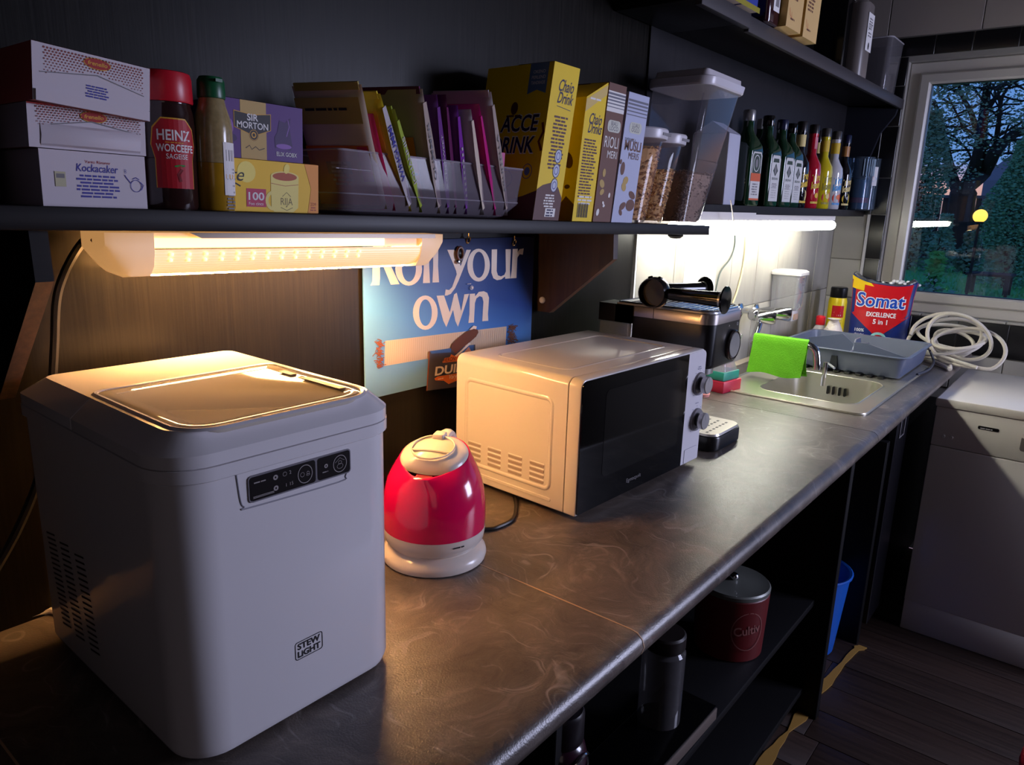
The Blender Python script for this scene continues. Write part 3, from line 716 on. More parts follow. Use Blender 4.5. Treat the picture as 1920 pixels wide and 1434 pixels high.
for zx, zy in ((1316, 100), (942, 78)):
    q = sq(zx, zy); b = B(P('brass', (190, 150, 90), .25, 1.0)); b.tube([V((q[0] + .0045 * cos(2 * pi * i / 16), -.004 - .002 * sin(2 * pi * i / 16), q[1] - .002 + .0062 * sin(2 * pi * i / 16))) for i in range(16)], .0014, 6, closed=True)
    b.cyl((q[0], -.0045, q[1] + .003), (q[0], -.0045, q[1] + .012), .0013, n=6); b.build('hanging_ring', t)
q = sq(868, 195); b = B(P('brown_hook', (92, 56, 40), .3)); b.tube([V((q[0] + .0085 * cos(2 * pi * i / 18), -.006, q[1] + .0115 * sin(2 * pi * i / 18))) for i in range(18)], .003, 7, closed=True)
b.mat(BLACK); b.turned((q[0], -.0025, q[1]), (0, -1, 0), [(.007, 0), (.006, .003), (.002, .005), (0, .005)], 14); b.build('hook', t)
b = B(CHROME); b.ball((q[0] - .003, -.006, q[1] - .0155), (.008, .003, .0045), 12, 8); b.build('hook_plate', t)

# ================================================================== ice machine
ICEW = P('ice_machine_white', (226, 222, 224), .17, coat=.4)
t = thing('ice_maker', 'big white tabletop ice machine with clear lid window, in the foreground', 'ice maker', (-.379, -.2465, 0), rz=R(-.8))
w_, d_ = .258, .337; XO = .010
def ring(z, k=0.0, rf=.044, rb=.012): return [(x + XO, y, z) for x, y in rrect(w_ + 2 * k, d_ + 2 * k, (rf + k, rf + k, max(rb + k, .003), max(rb + k, .003)), 8)]
b = B(ICEW); b.loft([ring(.004, -.016), ring(.005, -.010), ring(.010, -.003), ring(.018, 0), ring(.288, 0), ring(.2885, -.003)]); body = b.build('body', t, ang=25)
b = B(P('ice_base', (30, 29, 30), .6))
for sx_ in (-.08, .08):
    for sy_ in (-.12, .12): b.cyl((sx_, sy_, 0), (sx_, sy_, .006), .012, n=10)
b.build('foot', t)
# front skirt and lid
b = B(ICEW); b.loft([ring(.2885, .002), ring(.290, .004), ring(.302, .004), ring(.3025, .0005)]); b.build('collar', t, ang=25)
def lid(y0, y1, rf, rb):
    def rg(z, k):
        return [(x, (y0 + y1) / 2 + y, z) for x, y in rrect(w_ + .006 + 2 * k, (y1 - y0) + 2 * min(k, 0) * (1 if rf else 0), (max(rf + k, .001),) * 2 + (max(rb + min(k, 0) * .5, .001),) * 2, 8)]
    return rg
HY = .020                                      # hinge line
b = B(ICEW); r1 = lid(HY + .0008, d_ / 2 + .003, 0.0005, .014)
def rear(z, k, y1): return [(x + XO, (HY + .0008 + y1) / 2 + y, z) for x, y in rrect(w_ + .006 + 2 * k, y1 - HY - .0008, (.0005, .0005, .014, .014), 5)]
b.loft([rear(.3027, -.001, .1705), rear(.303, 0, .1715), rear(.3145, 0, .1715), rear(.332, -.0205, .150), ]); b.build('rear_cover', t, ang=20)
def front(z, k, y0): return [(x + XO, (HY - .0008 + y0) / 2 + y, z) for x, y in rrect(w_ + .006 + 2 * k, HY - .0008 - y0, (.046 + k, .046 + k, .0005, .0005), 8)]
wx, wyc, wd = .186, -.062, .196              # window opening in the lid
op = lambda z, k=0: [(x + XO, -.0605 + y, z) for x, y in rrect(.204 + 2 * k, .196 + 2 * k, (.034 + k, .034 + k, .012 + k, .012 + k), 8)]
b = B(ICEW)
b.loft([front(.3027, -.001, -.1705), front(.303, 0, -.1715), front(.3145, 0, -.1715), front(.332, -.0205, -.1515), op(.3318, .006), op(.334, .003), op(.3335, 0), op(.324, -.002)], (True, False)); L_ = b.build('lid', t, ang=20)
LW = clear('ice_lid_window', (232, 226, 214), haze=.5, hazecol=(226, 218, 205), rough=.04)
b = B(LW); b.loft([op(.3245, -.0005), op(.3325, -.001), op(.3335, -.004), op(.3335, -.012), op(.3318, -.016)]); b.build('window', L_)
b = B(P('ice_bin_inside', (196, 186, 168), .35, bump=.8, bs=60)); b.loft([op(.3205, -.003), op(.316, -.012), op(.3155, -.03)], (False, True)); b.build('inner_tray', L_)
b = B(P('lid_slot', (96, 88, 76), .4))
for y0, y1 in ((-.035, -.010), (-.125, -.055)): b.hard((.092, y0, .3338), (.1005, y1, .3342))
b.build('window_slot', L_)
# control panel on the front
FF = flat((0, -d_ / 2, 0), (1, 0, 0), (0, 0, 1)); ix = lambda x: x + .379
b = B(P('ice_seam', (150, 148, 156), .4)); rr_ = [(-.056, .2885), (-.0535, .262), (-.050, .2555), (-.045, .253), (.055, .250), (.064, .254), (.066, .262)]
b.tube([FF(x, z, 0) for x, z in smooth([(x, z, 0) for x, z in rr_], 4) for x, z in [(x, z)]] if False else [FF(q.x, q.y, .0002) for q in smooth([(x, z, 0) for x, z in rr_], 4)], .0008, 6); b.build('panel_seam', t)
b = B(P('panel_rim', (118, 114, 120), .35)); b.box((-.0455, -d_ / 2 - .0012, .2575), (.0705, -d_ / 2 + .001, .2835), .0006, M=None); 
b = B(P('panel_rim', (118, 114, 120), .35)); b.prism([(x + .0125, z + .2702) for x, z in rrect(.116, .0262, .004, 4)], 1, -d_ / 2 - .0012, -d_ / 2 + .001); cp = b.build('control_panel', t)
PAN = P('panel_black', (24, 20, 21), .25); PF = flat((0, -d_ / 2 - .0012, 0), (1, 0, 0), (0, 0, 1)); PR_ = P('panel_print', (150, 142, 140), .5)
p = Print(PF); p.poly([(x - .0085, z + .2702) for x, z in rrect(.0715, .0232, .003, 4)], PAN); p.poly([(x + .0495, z + .2702) for x, z in rrect(.0395, .0232, .003, 4)], PAN); p.build('panel_face', cp)
p = Print(PF, .0006); p.words(-.040, .2752, .016, 1, .0022, PR_, 'l'); p.rect(-.0415, .2610, .022, .0006, PR_); p.rect(-.0415, .2622, .022, .0006, PR_)
for x, z in ((-.0175, .2755), (-.0175, .2648)): p.ell(x, z, .0026, .0026, PR_); p.ell(x, z, .0009, .0011, PAN)
p.ring(-.0075, .2762, .0022, .0022, .0004, PR_); p.text('2', -.0015, .2748, .0035, PR_); p.text('I', -.0065, .2632, .0034, PR_); p.text('15', -.0005, .2634, .0034, PR_)
p.ring(.0150, .2702, .0085, .0095, .0008, PR_); p.ring(.0118, .2702, .0024, .0024, .0004, PR_); p.ring(.0182, .2708, .0016, .0016, .0004, PR_); p.ring(.0182, .2688, .0022, .001, .0004, PR_)
p.ring(.0565, .2702, .0085, .0092, .0008, PR_); p.ring(.0565, .2676, .0038, .0028, .0004, PR_); p.ring(.0565, .2715, .0022, .002, .0004, PR_); p.line([(.0505, .2722), (.0535, .2742), (.0565, .2765), (.0595, .2742), (.0622, .2728)], .0004, PR_)
p.ell(.0395, .2720, .0022, .0022, PR_); p.ell(.0395, .2720, .0008, .001, PAN); p.words(.035, .2655, .009, 1, .0018, PR_, 'l'); p.build('panel_symbols', cp)
p = Print(FF); LO = P('logo_ink', (26, 24, 30), .5)
lx0, lx1, lz0, lz1 = -.0040, .0290, .0715, .0915; lc = ((lx0 + lx1) / 2, (lz0 + lz1) / 2)
def rl(w, h, r): return [(x + lc[0], y + lc[1]) for x, y in rrect(w, h, r, 4)]
p.poly(rl(.0335, .0205, .003), LO, rl(.0317, .0187, .0022))
p.text('STEW', lc[0], lc[1] + .0012, .0066, LO, 'c', .035, w=.0275); p.text('LiGHT', lc[0], lc[1] - .0077, .0066, LO, 'c', .035, w=.0275); p.build('logo', t)
# vent slots on the left side
vs_ = P('vent_dark', (22, 18, 18), .6)
def slot(y, z, name='vent_slot'): pass
vb = B(vs_); vb.prism([(-.0125, -.0002), (-.0112, .0015), (.0125, -.0022), (.0112, -.0040)], 0, -.0004, .0008); vm = vb.mesh('vent_slot')
for c_, (yc, n_) in enumerate(((-.1175, 19), (-.156, 18), (-.197, 17))):
    for k in range(n_): piece(vm, 'vent_slot', t, (-w_ / 2 + XO, yc + .2465 - k * .0009, .157 - k * .1085 / (n_ - 1)))
def wp(q, z=.004): p = px(q, z=z); return V((p.x + .379, p.y + .2465, p.z))
b = B(P('white_cable', (214, 206, 196), .45)); b.tube(smooth([(-.06, .169, .03), (-.075, .190, .010), (-.09, .205, .005), wp((92, 1147)) , wp((40, 1162)), wp((-20, 1180)), wp((-120, 1225))], 6), .0045, 8); b.build('power_cord', t)

# ================================================================== kettle
t = thing('kettle', 'small crimson plastic kettle with white lid, on its white base', 'kettle', (-.022, -.2515, 0), rz=R(207))
# spout towards local +x
KRED = P('kettle_crimson', (228, 10, 84), .16, coat=.5); KW = P('kettle_white', (228, 216, 204), .25, coat=.2)
b = B(KW); b.lathe([(.074, .0), (.079, .002), (.0805, .008), (.079, .014), (.073, .020), (.066, .0235), (.066, .025)], 40); b.build('base', t)
b = B(RUBBER); b.lathe([(.060, .0235), (.060, .030)], 24); b.build('coupling', t)
def kring(r, z, sp=0.0, lift=0.0, n=48):
    o = []
    for i in range(n):
        a = 2 * pi * i / n; k = r + sp * max(0, cos(a)) ** 10
        o.append((k * cos(a), k * sin(a), z - lift * cos(a)))
    return o
b = B(KW); b.loft([kring(.064, .0262), kring(.070, .0275), kring(.0755, .035), kring(.0775, .046), kring(.0778, .053)], (True, True)); b.build('lower_band', t)
b = B(KRED); R_ = [kring(.0778, .0532), kring(.0782, .060), kring(.0785, .075), kring(.0778, .092), kring(.0755, .110), kring(.071, .128, .001), kring(.0655, .141, .004, .004), kring(.0595, .152, .010, .009), kring(.0545, .1605, .014, .013), kring(.0525, .163, .0135, .014),
           kring(.0505, .163, .013, .014), kring(.0515, .158, .012, .012)]
b.loft(R_, (True, False)); b.build('body', t)
b = B(KW); ld = []
for k, (rr_, zz) in enumerate(((.0515, .1585), (.0515, .1625), (.0485, .1675), (.040, .1735), (.028, .178), (.014, .1805), (.001, .181))):
    lf = .0135 * (1 - k * .09)
    ld.append([(min(x, .0370 + .2 * (x - .0370)) if x > .037 else x, y, z) for x, y, z in kring(rr_, zz, 0, lf * rr_ / .0515)])
b.loft(ld, (True, True)); L_ = b.build('lid', t)
lt = R(14); LF = lambda x, y, h: V((x * cos(lt) + .010, y, .1778 - x * sin(lt) + h - 1.9 * (x * x + y * y)))
b = B(P('kettle_grip', (236, 224, 206), .25)); q = [LF(.032 * cos(2 * pi * i / 28) - .002, .032 * sin(2 * pi * i / 28), .0012) for i in range(28)]
b.tube(q, .0016, 6, closed=True); b.tube([LF(.012, y, .002) for y in (-.0285, -.014, 0, .014, .0285)], .0018, 6); b.build('grip', L_)
b = B(P('spout_filter', (150, 20, 40), .5)); b.hard((.046, -.012, .140), (.058, .012, .1465)); b.build('spout_filter', t)
b = B(KW); b.tube(smooth([(-.034, 0, .171), (-.052, 0, .177), (-.072, 0, .173), (-.088, 0, .155), (-.095, 0, .125), (-.095, 0, .09), (-.080, 0, .062)], 5), [.010] * 6 + [.0105] * 19 + [.009] * 6, 10, flat=.8); b.build('handle', t)
b = B(KW); b.box((-.036, -.009, .178), (-.014, .009, .190), .003, n=3); b.build('lid_button', t)
p = Print(round_face((0, 0, 0), .0776, R(0) + 45)); p.words(-.012, .043, .024, 1, .004, INK); p.build('brand_mark', t)
def kp(q, z=.004): p_ = px(q, z=z); v = Matrix.Rotation(-R(207), 3, 'Z') @ (V((p_.x, p_.y, p_.z)) - V((-.022, -.2515, 0))); return v
b = B(RUBBER); b.tube(smooth([(-.076, .0, .008), kp((912, 992)), kp((938, 986)), kp((962, 972)), kp((968, 950)), kp((965, 930)), kp((962, 912)), kp((985, 895))], 6), .0036, 8); b.build('cord', t)

# ================================================================== microwave
t = thing('microwave', 'white microwave oven with black glass door and two steel knobs', 'microwave', (.219, -.349, 0), rz=R(-2.5))
MWH = P('microwave_white', (232, 226, 220), .18, coat=.35)
mw_, md_, mz0, mz1 = .437, .295, .011, .253
def mprof(y, k, r=.016, n=5): return [(mw_ / 2 + x, y, (mz0 + mz1) / 2 + z) for x, z in rrect(mw_ - 2 * k, mz1 - mz0 - 2 * k, (max(.004 - k, .001), max(.004 - k, .001), r - k, r - k), n)]
b = B(MWH); b.loft([mprof(.027, .0025), mprof(.0272, .0005), mprof(.029, 0), mprof(md_ - .003, 0), mprof(md_, .003)]); cab = b.build('cabinet', t)
b = B(P('seam_dark', (40, 34, 32), .7)); b.loft([mprof(.0245, .003), mprof(.0275, .003)]); b.build('door_gap', t)
b = B(MWH); b.loft([mprof(.0, .004), mprof(.0008, .0015), mprof(.003, 0), mprof(.0245, 0)]); dr = b.build('door_frame', t)
b = B(P('control_white', (222, 218, 222), .3)); b.prism([(.3985 + x, (mz0 + mz1) / 2 + z) for x, z in rrect(.073, mz1 - mz0 - .006, (.001, .003, .012, .001), 4)], 1, -.0012, .004); cpn = b.build('control_panel', t)
b = B(P('door_glass', (5, 5, 6), .06, spec=.3)); b.prism([(.1825 + x, (mz0 + mz1) / 2 + z) for x, z in rrect(.3585, mz1 - mz0 - .006, (.004, .001, .001, .012), 4)], 1, -.0016, .004); dg = b.build('door_glass', t)
b = B(P('door_window_mesh', (14, 14, 14), .07, spec=.45)); b.prism([(.205 + x, .145 + z) for x, z in rrect(.265, .16, .012, 5)], 1, -.0020, -.0015); b.build('window', dg)
p = Print(flat((0, -.0016, 0), (1, 0, 0), (0, 0, 1))); p.text('Egmncpolt', .181, .033, .0075, P('door_logo', (120, 116, 116), .5), 'c', .0, w=.050); p.build('logo', dg)
kn = P('knob_steel', (200, 196, 194), .3, .7); kd = P('knob_dark', (52, 50, 52), .35); ks = P('knob_skirt', (142, 138, 142), .35, .3)
for kz in (.181, .104):
    b = B(ks); b.turned((.413, -.0012, kz), (0, -1, 0), [(.0245, 0), (.0245, .003), (.0235, .0045), (.0, .0045)], 32); k_ = b.build('knob', t)
    b = B(kd); b.turned((.413, -.0055, kz), (0, -1, 0), [(.0135, 0), (.0135, .008), (0, .008)], 28); b.build('knob_core', k_)
    b = B(kn); b.turned((.413, -.0125, kz), (0, -1, 0), [(.0165, 0), (.018, .0015), (.018, .010), (.0168, .0115), (0, .0117)], 32); b.build('knob_cap', k_)
    b = B(PAPER); b.hard((.4125, -.0246, kz + .002), (.4135, -.0239, kz + .0165)); b.build('pointer', k_)
p = Print(flat((0, -.0012, 0), (1, 0, 0), (0, 0, 1))); KM = P('dial_print', (140, 138, 158), .6)
for kz in (.181, .104):
    for i in range(9):
        a = R(-50 + 35 * i); p.rect(.413 + .029 * cos(a) - .0015, kz + .029 * sin(a) - .0008, .003, .0016, KM)
p.words(.402, .216, .018, 2, .004, KM); p.words(.402, .139, .018, 1, .003, KM); p.build('dial_marks', cpn)
b = B(P('button_line', (160, 158, 172), .5)); b.prism([(.400 + x, .0295 + z) for x, z in rrect(.053, .031, .003, 3)], 1, -.0016, -.001); bt = b.build('release_button', t)
b = B(P('control_white', 0)); b.prism([(.400 + x, .0295 + z) for x, z in rrect(.0515, .0295, .0025, 3)], 1, -.0022, -.001); b.build('button_face', bt)
# embossed left side, louvres, top
def emboss(fr, cx, cy, w, h, r, wd, ht, mat, name, par):
    b = B(mat); L = [rrect(w + 2 * k, h + 2 * k, r + k, 7) for k in (wd, wd * .5, 0, -wd * .5, -wd)]
    b.loft([[fr(cx + x, cy + y, hh) for x, y in lp] for lp, hh in zip(L, (-.0003, ht * .75, ht, ht * .7, -.0003))], (False, False)); return b.build(name, par)
LFm = lambda x, y, h: V((-h, x, y)); TFm = lambda x, y, h: V((x, y, mz1 + h))
emboss(LFm, .162, .1275, .206, .164, .012, .0045, .0022, MWH, 'raised_border', cab)
b = B(MWH); b.loft([[LFm(.160 + x, .0275 + z, h) for x, z in rrect(.21 + 2 * k, .004 + 2 * k, .0018 + k, 4)] for k, h in ((.0015, -.0002), (.0005, .0014), (-.0012, .0014))], (False, True)); b.build('lower_rib', cab)
vm_ = B(P('louvre_shade', (176, 160, 150), .5)); vm_.loft([[LFm(x, z, h) for x, z in rrect(.0335 - 2 * k, .0062 - 2 * k, .003 - k, 4)] for k, h in ((0, .0), (.0004, .0007), (.0012, .0009))], (False, True))
lm_ = vm_.mesh('louvre'); hood = B(MWH); hood.loft([[LFm(x, z + .0034, h) for x, z in rrect(.034 - 2 * k, .0028 - 2 * k, .0013 - k, 3)] for k, h in ((0, 0), (.0003, .0012), (.0008, .0016))], (False, True)); hm_ = hood.mesh('louvre_hood')
for c_ in range(4):
    for r_ in range(4):
        v_ = piece(lm_, 'louvre', cab, (0, .0875 + .0515 * c_, .055 + .0100 * r_)); piece(hm_, 'louvre_hood', cab, (0, .0875 + .0515 * c_, .055 + .0100 * r_))
emboss(TFm, .215, .150, .34, .17, .02, .004, .0014, MWH, 'raised_border', cab)
b = B(BLACK)
for sx_ in (.05, .39):
    for sy_ in (.05, .25): b.cyl((sx_, sy_, 0), (sx_, sy_, .0115), .012, n=12)
b.build('foot', t)
b = B(CHROME); b.cyl((.012, .012, .006), (.012, .012, .011), .003, n=8); b.build('hinge_pin', t)
# ================================================================== espresso machine
t = thing('espresso_machine', 'slim black espresso machine with silver band, behind the microwave', 'coffee machine', (.806, -.2, 0))
EB = P('espresso_black', (15, 14, 15), .3); SIL = P('satin_silver', (188, 180, 174), .28, .9)
def er(z, x0, x1, y0, y1, rf=.03, rb=.006, k=0, n=7): return [((x0 + x1) / 2 + x, (y0 + y1) / 2 + y, z) for x, y in rrect(x1 - x0 - 2 * k, y1 - y0 - 2 * k, (max(rf - k, .001), max(rf - k, .001), max(rb - k, .001), max(rb - k, .001)), n)]
hx0, hx1, hy0, hy1 = -.086, .088, -.147, .05
b = B(EB); b.loft([er(.186, hx0 + .012, hx1 - .012, hy0 + .02, hy1), er(.190, hx0 + .003, hx1 - .003, hy0 + .005, hy1), er(.198, hx0, hx1, hy0, hy1), er(.2885, hx0, hx1, hy0, hy1)]); b.build('head', t)
b = B(SIL); b.loft([er(.2888, hx0 - .001, hx1 + .001, hy0 - .001, hy1), er(.3105, hx0 - .001, hx1 + .001, hy0 - .001, hy1), er(.312, hx0, hx1, hy0, hy1)]); b.build('silver_band', t)
b = B(EB); b.hard((hx0 - .0012, -.006, .2886), (hx0 + .01, -.0045, .3122)); b.build('band_joint', t)
b = B(P('cup_tray', (196, 196, 196), .3, .6)); b.loft([er(.3122, hx0 + .001, hx1 - .001, hy0 + .001, .095), er(.316, hx0 + .002, hx1 - .002, hy0 + .002, .095)]); b.build('top_plate', t)
b = B(CHROME); b.tube([V(q) for q in er(.3175, hx0 + .006, hx1 - .006, hy0 + .006, .09)], .0026, 6, closed=True); b.build('cup_rail', t)
rm = B(CHROME).tube([(-.072, 0, 0), (.072, 0, 0)], .0018, 6).mesh('cup_rib')
for i in range(14): piece(rm, 'cup_rib', t, (0, -.125 + i * .0145, .3172))
b = B(EB); b.box((-.07, -.02, .038), (.074, .09, .187), .004, n=3); b.build('body', t)
b = B(EB); b.hard((-.086, .0505, .270), (.086, .095, .3118)); b.hard((-.086, .0505, .27), (-.02, .14, .3118)); b.build('rear_cover', t)
TK = clear('tank_plastic', (226, 226, 228), haze=.12, rough=.1); b = B(TK); b.box((-.082, .058, .05), (.06, .14, .268), .004, n=3); b.build('water_tank', t)
b = B(EB); b.box((-.070, -.172, .001), (.090, .10, .036), .005, r=(.03, .03, .006, .006), n=6); b.build('base', t)
b = B(P('tray_steel', (206, 200, 192), .3, .6)); b.loft([er(.0362, -.066, .087, -.169, -.03, .028, .004), er(.041, -.064, .085, -.167, -.03, .027, .004)]); dt = b.build('drip_tray', t)
hm = B(BLACK).hard((-.0045, -.0026, 0), (.0045, .0026, .0004)).mesh('drain_hole')
for i in range(7):
    for j in range(5): piece(hm, 'drain_hole', dt, (-.048 + i * .0175, -.142 + j * .021, .0410))
b = B(P('dial_ring', (92, 84, 80), .2, .9)); b.turned((.030, hy0 + .001, .234), (0, -1, 0), [(.035, 0), (.035, .006), (.032, .009), (.0305, .007), (0, .007)], 32); kb = b.build('dial', t)
b = B(P('dial_face', (150, 150, 148), .25, .4)); b.turned((.030, hy0 - .0058, .234), (0, -1, 0), [(.029, 0), (.028, .002), (0, .0025)], 32); b.build('dial_face', kb)
p = Print(flat((0, hy0, 0), (1, 0, 0), (0, 0, 1))); p.text('>', .006, .277, .006, PAPER, bold=.02); p.ring(.052, .280, .0035, .0035, .0008, PAPER); p.build('symbols', t)
b = B(STEEL); b.turned((.004, -.085, .187), (0, 0, -1), [(.032, 0), (.032, .022), (.024, .026), (0, .026)], 24); b.build('brew_group', t)
# two portafilters lying on the cup rail
def portafilter(label, hp, tp_, r, tilt=0):
    t = thing('portafilter', label, 'coffee filter holder', (hp.x, hp.y, hp.z)); d = (tp_ - hp); L = d.length; d = d.normalized()
    s = d.cross(V((0, 0, 1))).normalized()
    b = B(P('portafilter_black', (20, 16, 15), .22, .3)); b.turned(-s * r * .55, s, [(r * .5, 0), (r * .8, r * .06), (r, r * .35), (r, r * .8), (r * .92, r * 1.1), (r * .86, r * 1.1), (r * .84, r * .6), (0, r * .55)], 28); b.build('basket', t)
    b = B(BLKG); b.turned(d * r * .8, d, [(.010, 0), (.0135, .012), (.0145, L * .45), (.0165, L - r * .8 - .012), (.0165, L - r * .8 - .004), (.021, L - r * .8 - .001)], 18); b.build('handle', t)
    b = B(BLKG); b.turned(d * (L - .004), d, [(.0265, 0), (.029, .002), (.0285, .005), (0, .007)], 26); b.build('end_disc', t)
    b = B(STEEL); b.turned(d * (L - .012), d, [(.0169, 0), (.0169, .006)], 18); b.build('collar', t)
    b = B(P('portafilter_black', 0))
    for a in (-.35, .35): q = (d * -sin(a) * r + V((0, 0, 1)) * cos(a) * r); b.cyl(q * .9 + s * r * .1, q * 1.07 + s * r * .1, .007, .005, n=8)
    b.build('lug', t)
    b = B(STEEL); b.cyl(-s * r * .5 - V((0, 0, r * .3)), -s * r * .9 - V((0, 0, r * .9)), .006, .005, n=10); b.build('spout', t)
hp = px((1228, 549), z=.352); tq = px((1361, 561), z=.354)
portafilter('black portafilter with flared handle end lying on the espresso machine', V((hp.x, hp.y, .353)), V((tq.x, tq.y, .352)), .034)
hp2 = px((1255, 552), z=.342) + V((.03, .05, 0)); portafilter('second black portafilter, mostly hidden behind the first one', V((hp2.x, hp2.y, .348)), V((hp2.x + .145, hp2.y - .055, .344)), .026)
# little hourglass-like thing beside the machine
q = px((1345, 728), z=0)
t = thing('sand_timer', 'small clear holder on a teal and red base behind the microwave', 'timer', (q.x, q.y - .0, 0), rz=R(-8))
b = B(P('raspberry_plastic', (196, 34, 66), .4)); b.box((-.05, -.05, 0), (.05, .05, .035), .003); b.build('base', t)
b = B(P('teal_plastic', (40, 150, 130), .4)); b.box((-.044, -.044, .0352), (.044, .044, .062), .003); b.build('tier', t)
b = B(clear('clear_tint', (224, 216, 224), haze=.25)); b.loft([[(x, y, z) for x, y in rrect(w, w, .01, 3)] for z, w in ((.0622, .082), (.10, .06), (.14, .078), (.17, .09))], (True, True)); b.build('clear_body', t)
q = px((1318, 742), z=.0); t = thing('pink_cap', 'tiny pink cap peeking out behind the microwave knobs', 'cap', (q.x, q.y, 0))
b = B(P('pale_pink', (236, 160, 150), .5)); b.lathe([(.018, 0), (.019, .008), (.016, .020), (.009, .026), (0, .027)], 18); b.build('shell', t)
b = B(P('pale_pink', 0)); b.lathe([(.0195, .006), (.0205, .008), (.0195, .010)], 18); b.build('rim', t)

# ================================================================== sink, tap, wall fittings
t = thing('sink', 'inset stainless steel sink with drainer and overflow slots', 'sink', (1.6, -.33, 0))
SS = P('sink_steel', (200, 194, 178), .32, .8, bump=.05, bs=300)
c0 = (.0, 0)
oi = [(1.60 - 1.6 + x, -.345 + .33 + y) for x, y in rrect(.375, .285, .055, 6)]
oo = [(1.765 - 1.6 + x, -.318 + .33 + y) for x, y in rrect(.89, .446, .03, 6)]
b = B(SS); b.plate(oo, oi, .0004, .0028); 
b.loft([[(x, y, z) for x, y in [(q[0] * k + 0, (q[1] + .015) * k2 - .015) for q in oi]] for z, k, k2 in ((.0030, 1.03, 1.04), (.0042, 1.015, 1.02), (.003, 1.0, 1.0), (-.02, .985, .98), (-.12, .955, .945), (-.142, .90, .88), (-.146, .7, .7))], (False, True)); b.build('basin', t)
b = B(SS); b.tube([V((x, y, .0032)) for x, y in [(.165 + x, .012 + y) for x, y in rrect(.882, .438, .03, 6)]], .0035, 6, closed=True); b.build('rim', t)
rbm = B(SS).box((-.14, -.005, 0), (.14, .005, .005), .002, r=.0045, n=2).mesh('drainer_rib')
for i in range(12): piece(rbm, 'drainer_rib', t, (.44, -.165 + i * .032, .0027))
for i, dx in enumerate((-.027, -.010, .010, .027)):
    b = B(BLACK); b.prism([(-.015 + dx + y, -.045 + z) for y, z in rrect(.0075, .028, .003, 3)], 0, .168, .176); b.build('overflow_slot', t)
b = B(P('drain', (60, 58, 56), .4, .8)); b.turned((0, -.015, -.1455), (0, 0, 1), [(.04, 0), (.04, .002), (.03, .003), (0, .001)], 24); b.build('drain', t)

t = thing('wall_tap', 'chrome wall mixer tap with curved spout above the sink', 'tap', (1.80, -.01, .165))
b = B(CHROME)
def w2(q, y): p = px(q, y=y); return V((p.x - 1.80, p.y + .01, p.z - .165))
b.turned((-.09, .001, .03), (0, -1, 0), [(.026, 0), (.024, .006), (.010, .012), (.010, .05)], 20); b.turned((.06, .001, 0.015), (0, -1, 0), [(.026, 0), (.024, .006), (.010, .012), (.010, .05)], 20)
b.turned((-.11, -.052, .020), (1, 0, -.03), [(.012, 0), (.018, .008), (.020, .02), (.020, .17), (.017, .185), (0, .186)], 22); b.build('body', t)
for hx, hz in ((-.095, .016), (.06, .012)):
    b = B(CHROME); b.turned((hx, -.056, hz), (.3, -1, 0), [(.012, 0), (.015, .008), (.021, .014), (.024, .062), (.020, .070), (0, .072)], 20); b.build('handle', t)
b = B(CHROME); sp = [(-.02, -.055, .01), (-.07, -.060, -.040), (-.12, -.070, -.062), (-.18, -.088, -.050), (-.222, -.125, -.034), (-.232, -.20, -.033), (-.236, -.285, -.034), (-.237, -.312, -.048), (-.238, -.322, -.085), (-.238, -.323, -.105)]
b.tube(smooth(sp, 5), .0115, 12); b.build('spout', t)
b = B(CHROME); b.cyl((-.205, -.338, -.16), (-.205, -.338, -.085), .007, n=12); b.build('rinse_tube', t)
GC = P('green_microfibre', (112, 200, 34), .95, bump=.8, bs=260, var=.25, vs=40)
t = thing('cleaning_cloth', 'bright lime green cloth draped over the tap spout', 'cloth', (1.566, -.212, .132))
b = B(GC); NY, NP = 22, 24; rows = []
for i in range(NP + 1):
    u = i / NP - .5; s = u * .262; r_ = .0145; row = []
    for j in range(NY + 1):
        v = j / NY - .5; y = v * .172 + .004 * sin(8 * u)
        if abs(s) < r_ * pi / 2: x_, z_ = r_ * sin(s / r_), r_ * cos(s / r_)
        else: q = abs(s) - r_ * pi / 2; x_, z_ = (1 if s > 0 else -1) * (r_ + q * .06 + .003 * sin(13 * v + 3 * q * 20) * q * 8), -q
        row.append((x_, y + .004 * sin(20 * z_ + 3), z_ + .004 * sin(9 * v) * (abs(s) > .1)))
    rows.append(row)
b.loft(rows, (False, False), closed=False); o = b.build('towel', t); md = o.modifiers.new('thickness', 'SOLIDIFY'); md.thickness = .0035; md.offset = 0

t = thing('soap_dispenser', 'clear wall soap dispenser with white lid beside the tap', 'soap dispenser', (2.03, -.009, .24))
b = B(WHITE); b.loft([[(x, -.052 + y, z) for x, y in rrect(.098 + 2 * k, .105 + 2 * k, .012, 4)] for z, k in ((.0625, 0), (.066, .004), (.076, .004), (.083, -.004))]); b.build('lid', t)
b = B(clear('dispenser_plastic', (240, 240, 240), haze=.24, hazecol=(236, 234, 232))); b.loft([[(x, -.052 + y, z) for x, y in rrect(w, d, .01, 4)] for z, w, d in ((-.065, .07, .085), (-.055, .085, .095), (.062, .095, .102))]); b.build('reservoir', t)
b = B(WHITE); b.box((-.035, -.088, -.105), (.035, -.002, -.0655), .004); b.build('pump_block', t)
b = B(P('amber_soap', (208, 170, 140), .3)); b.box((-.02, -.094, -.100), (.02, -.0885, -.078), .002); b.build('push_button', t)
p = Print(flat((0, -.1045, 0), (1, 0, 0), (0, 0, 1))); p.words(-.015, .05, .03, 4, .008, GREY); p.build('lettering', t)

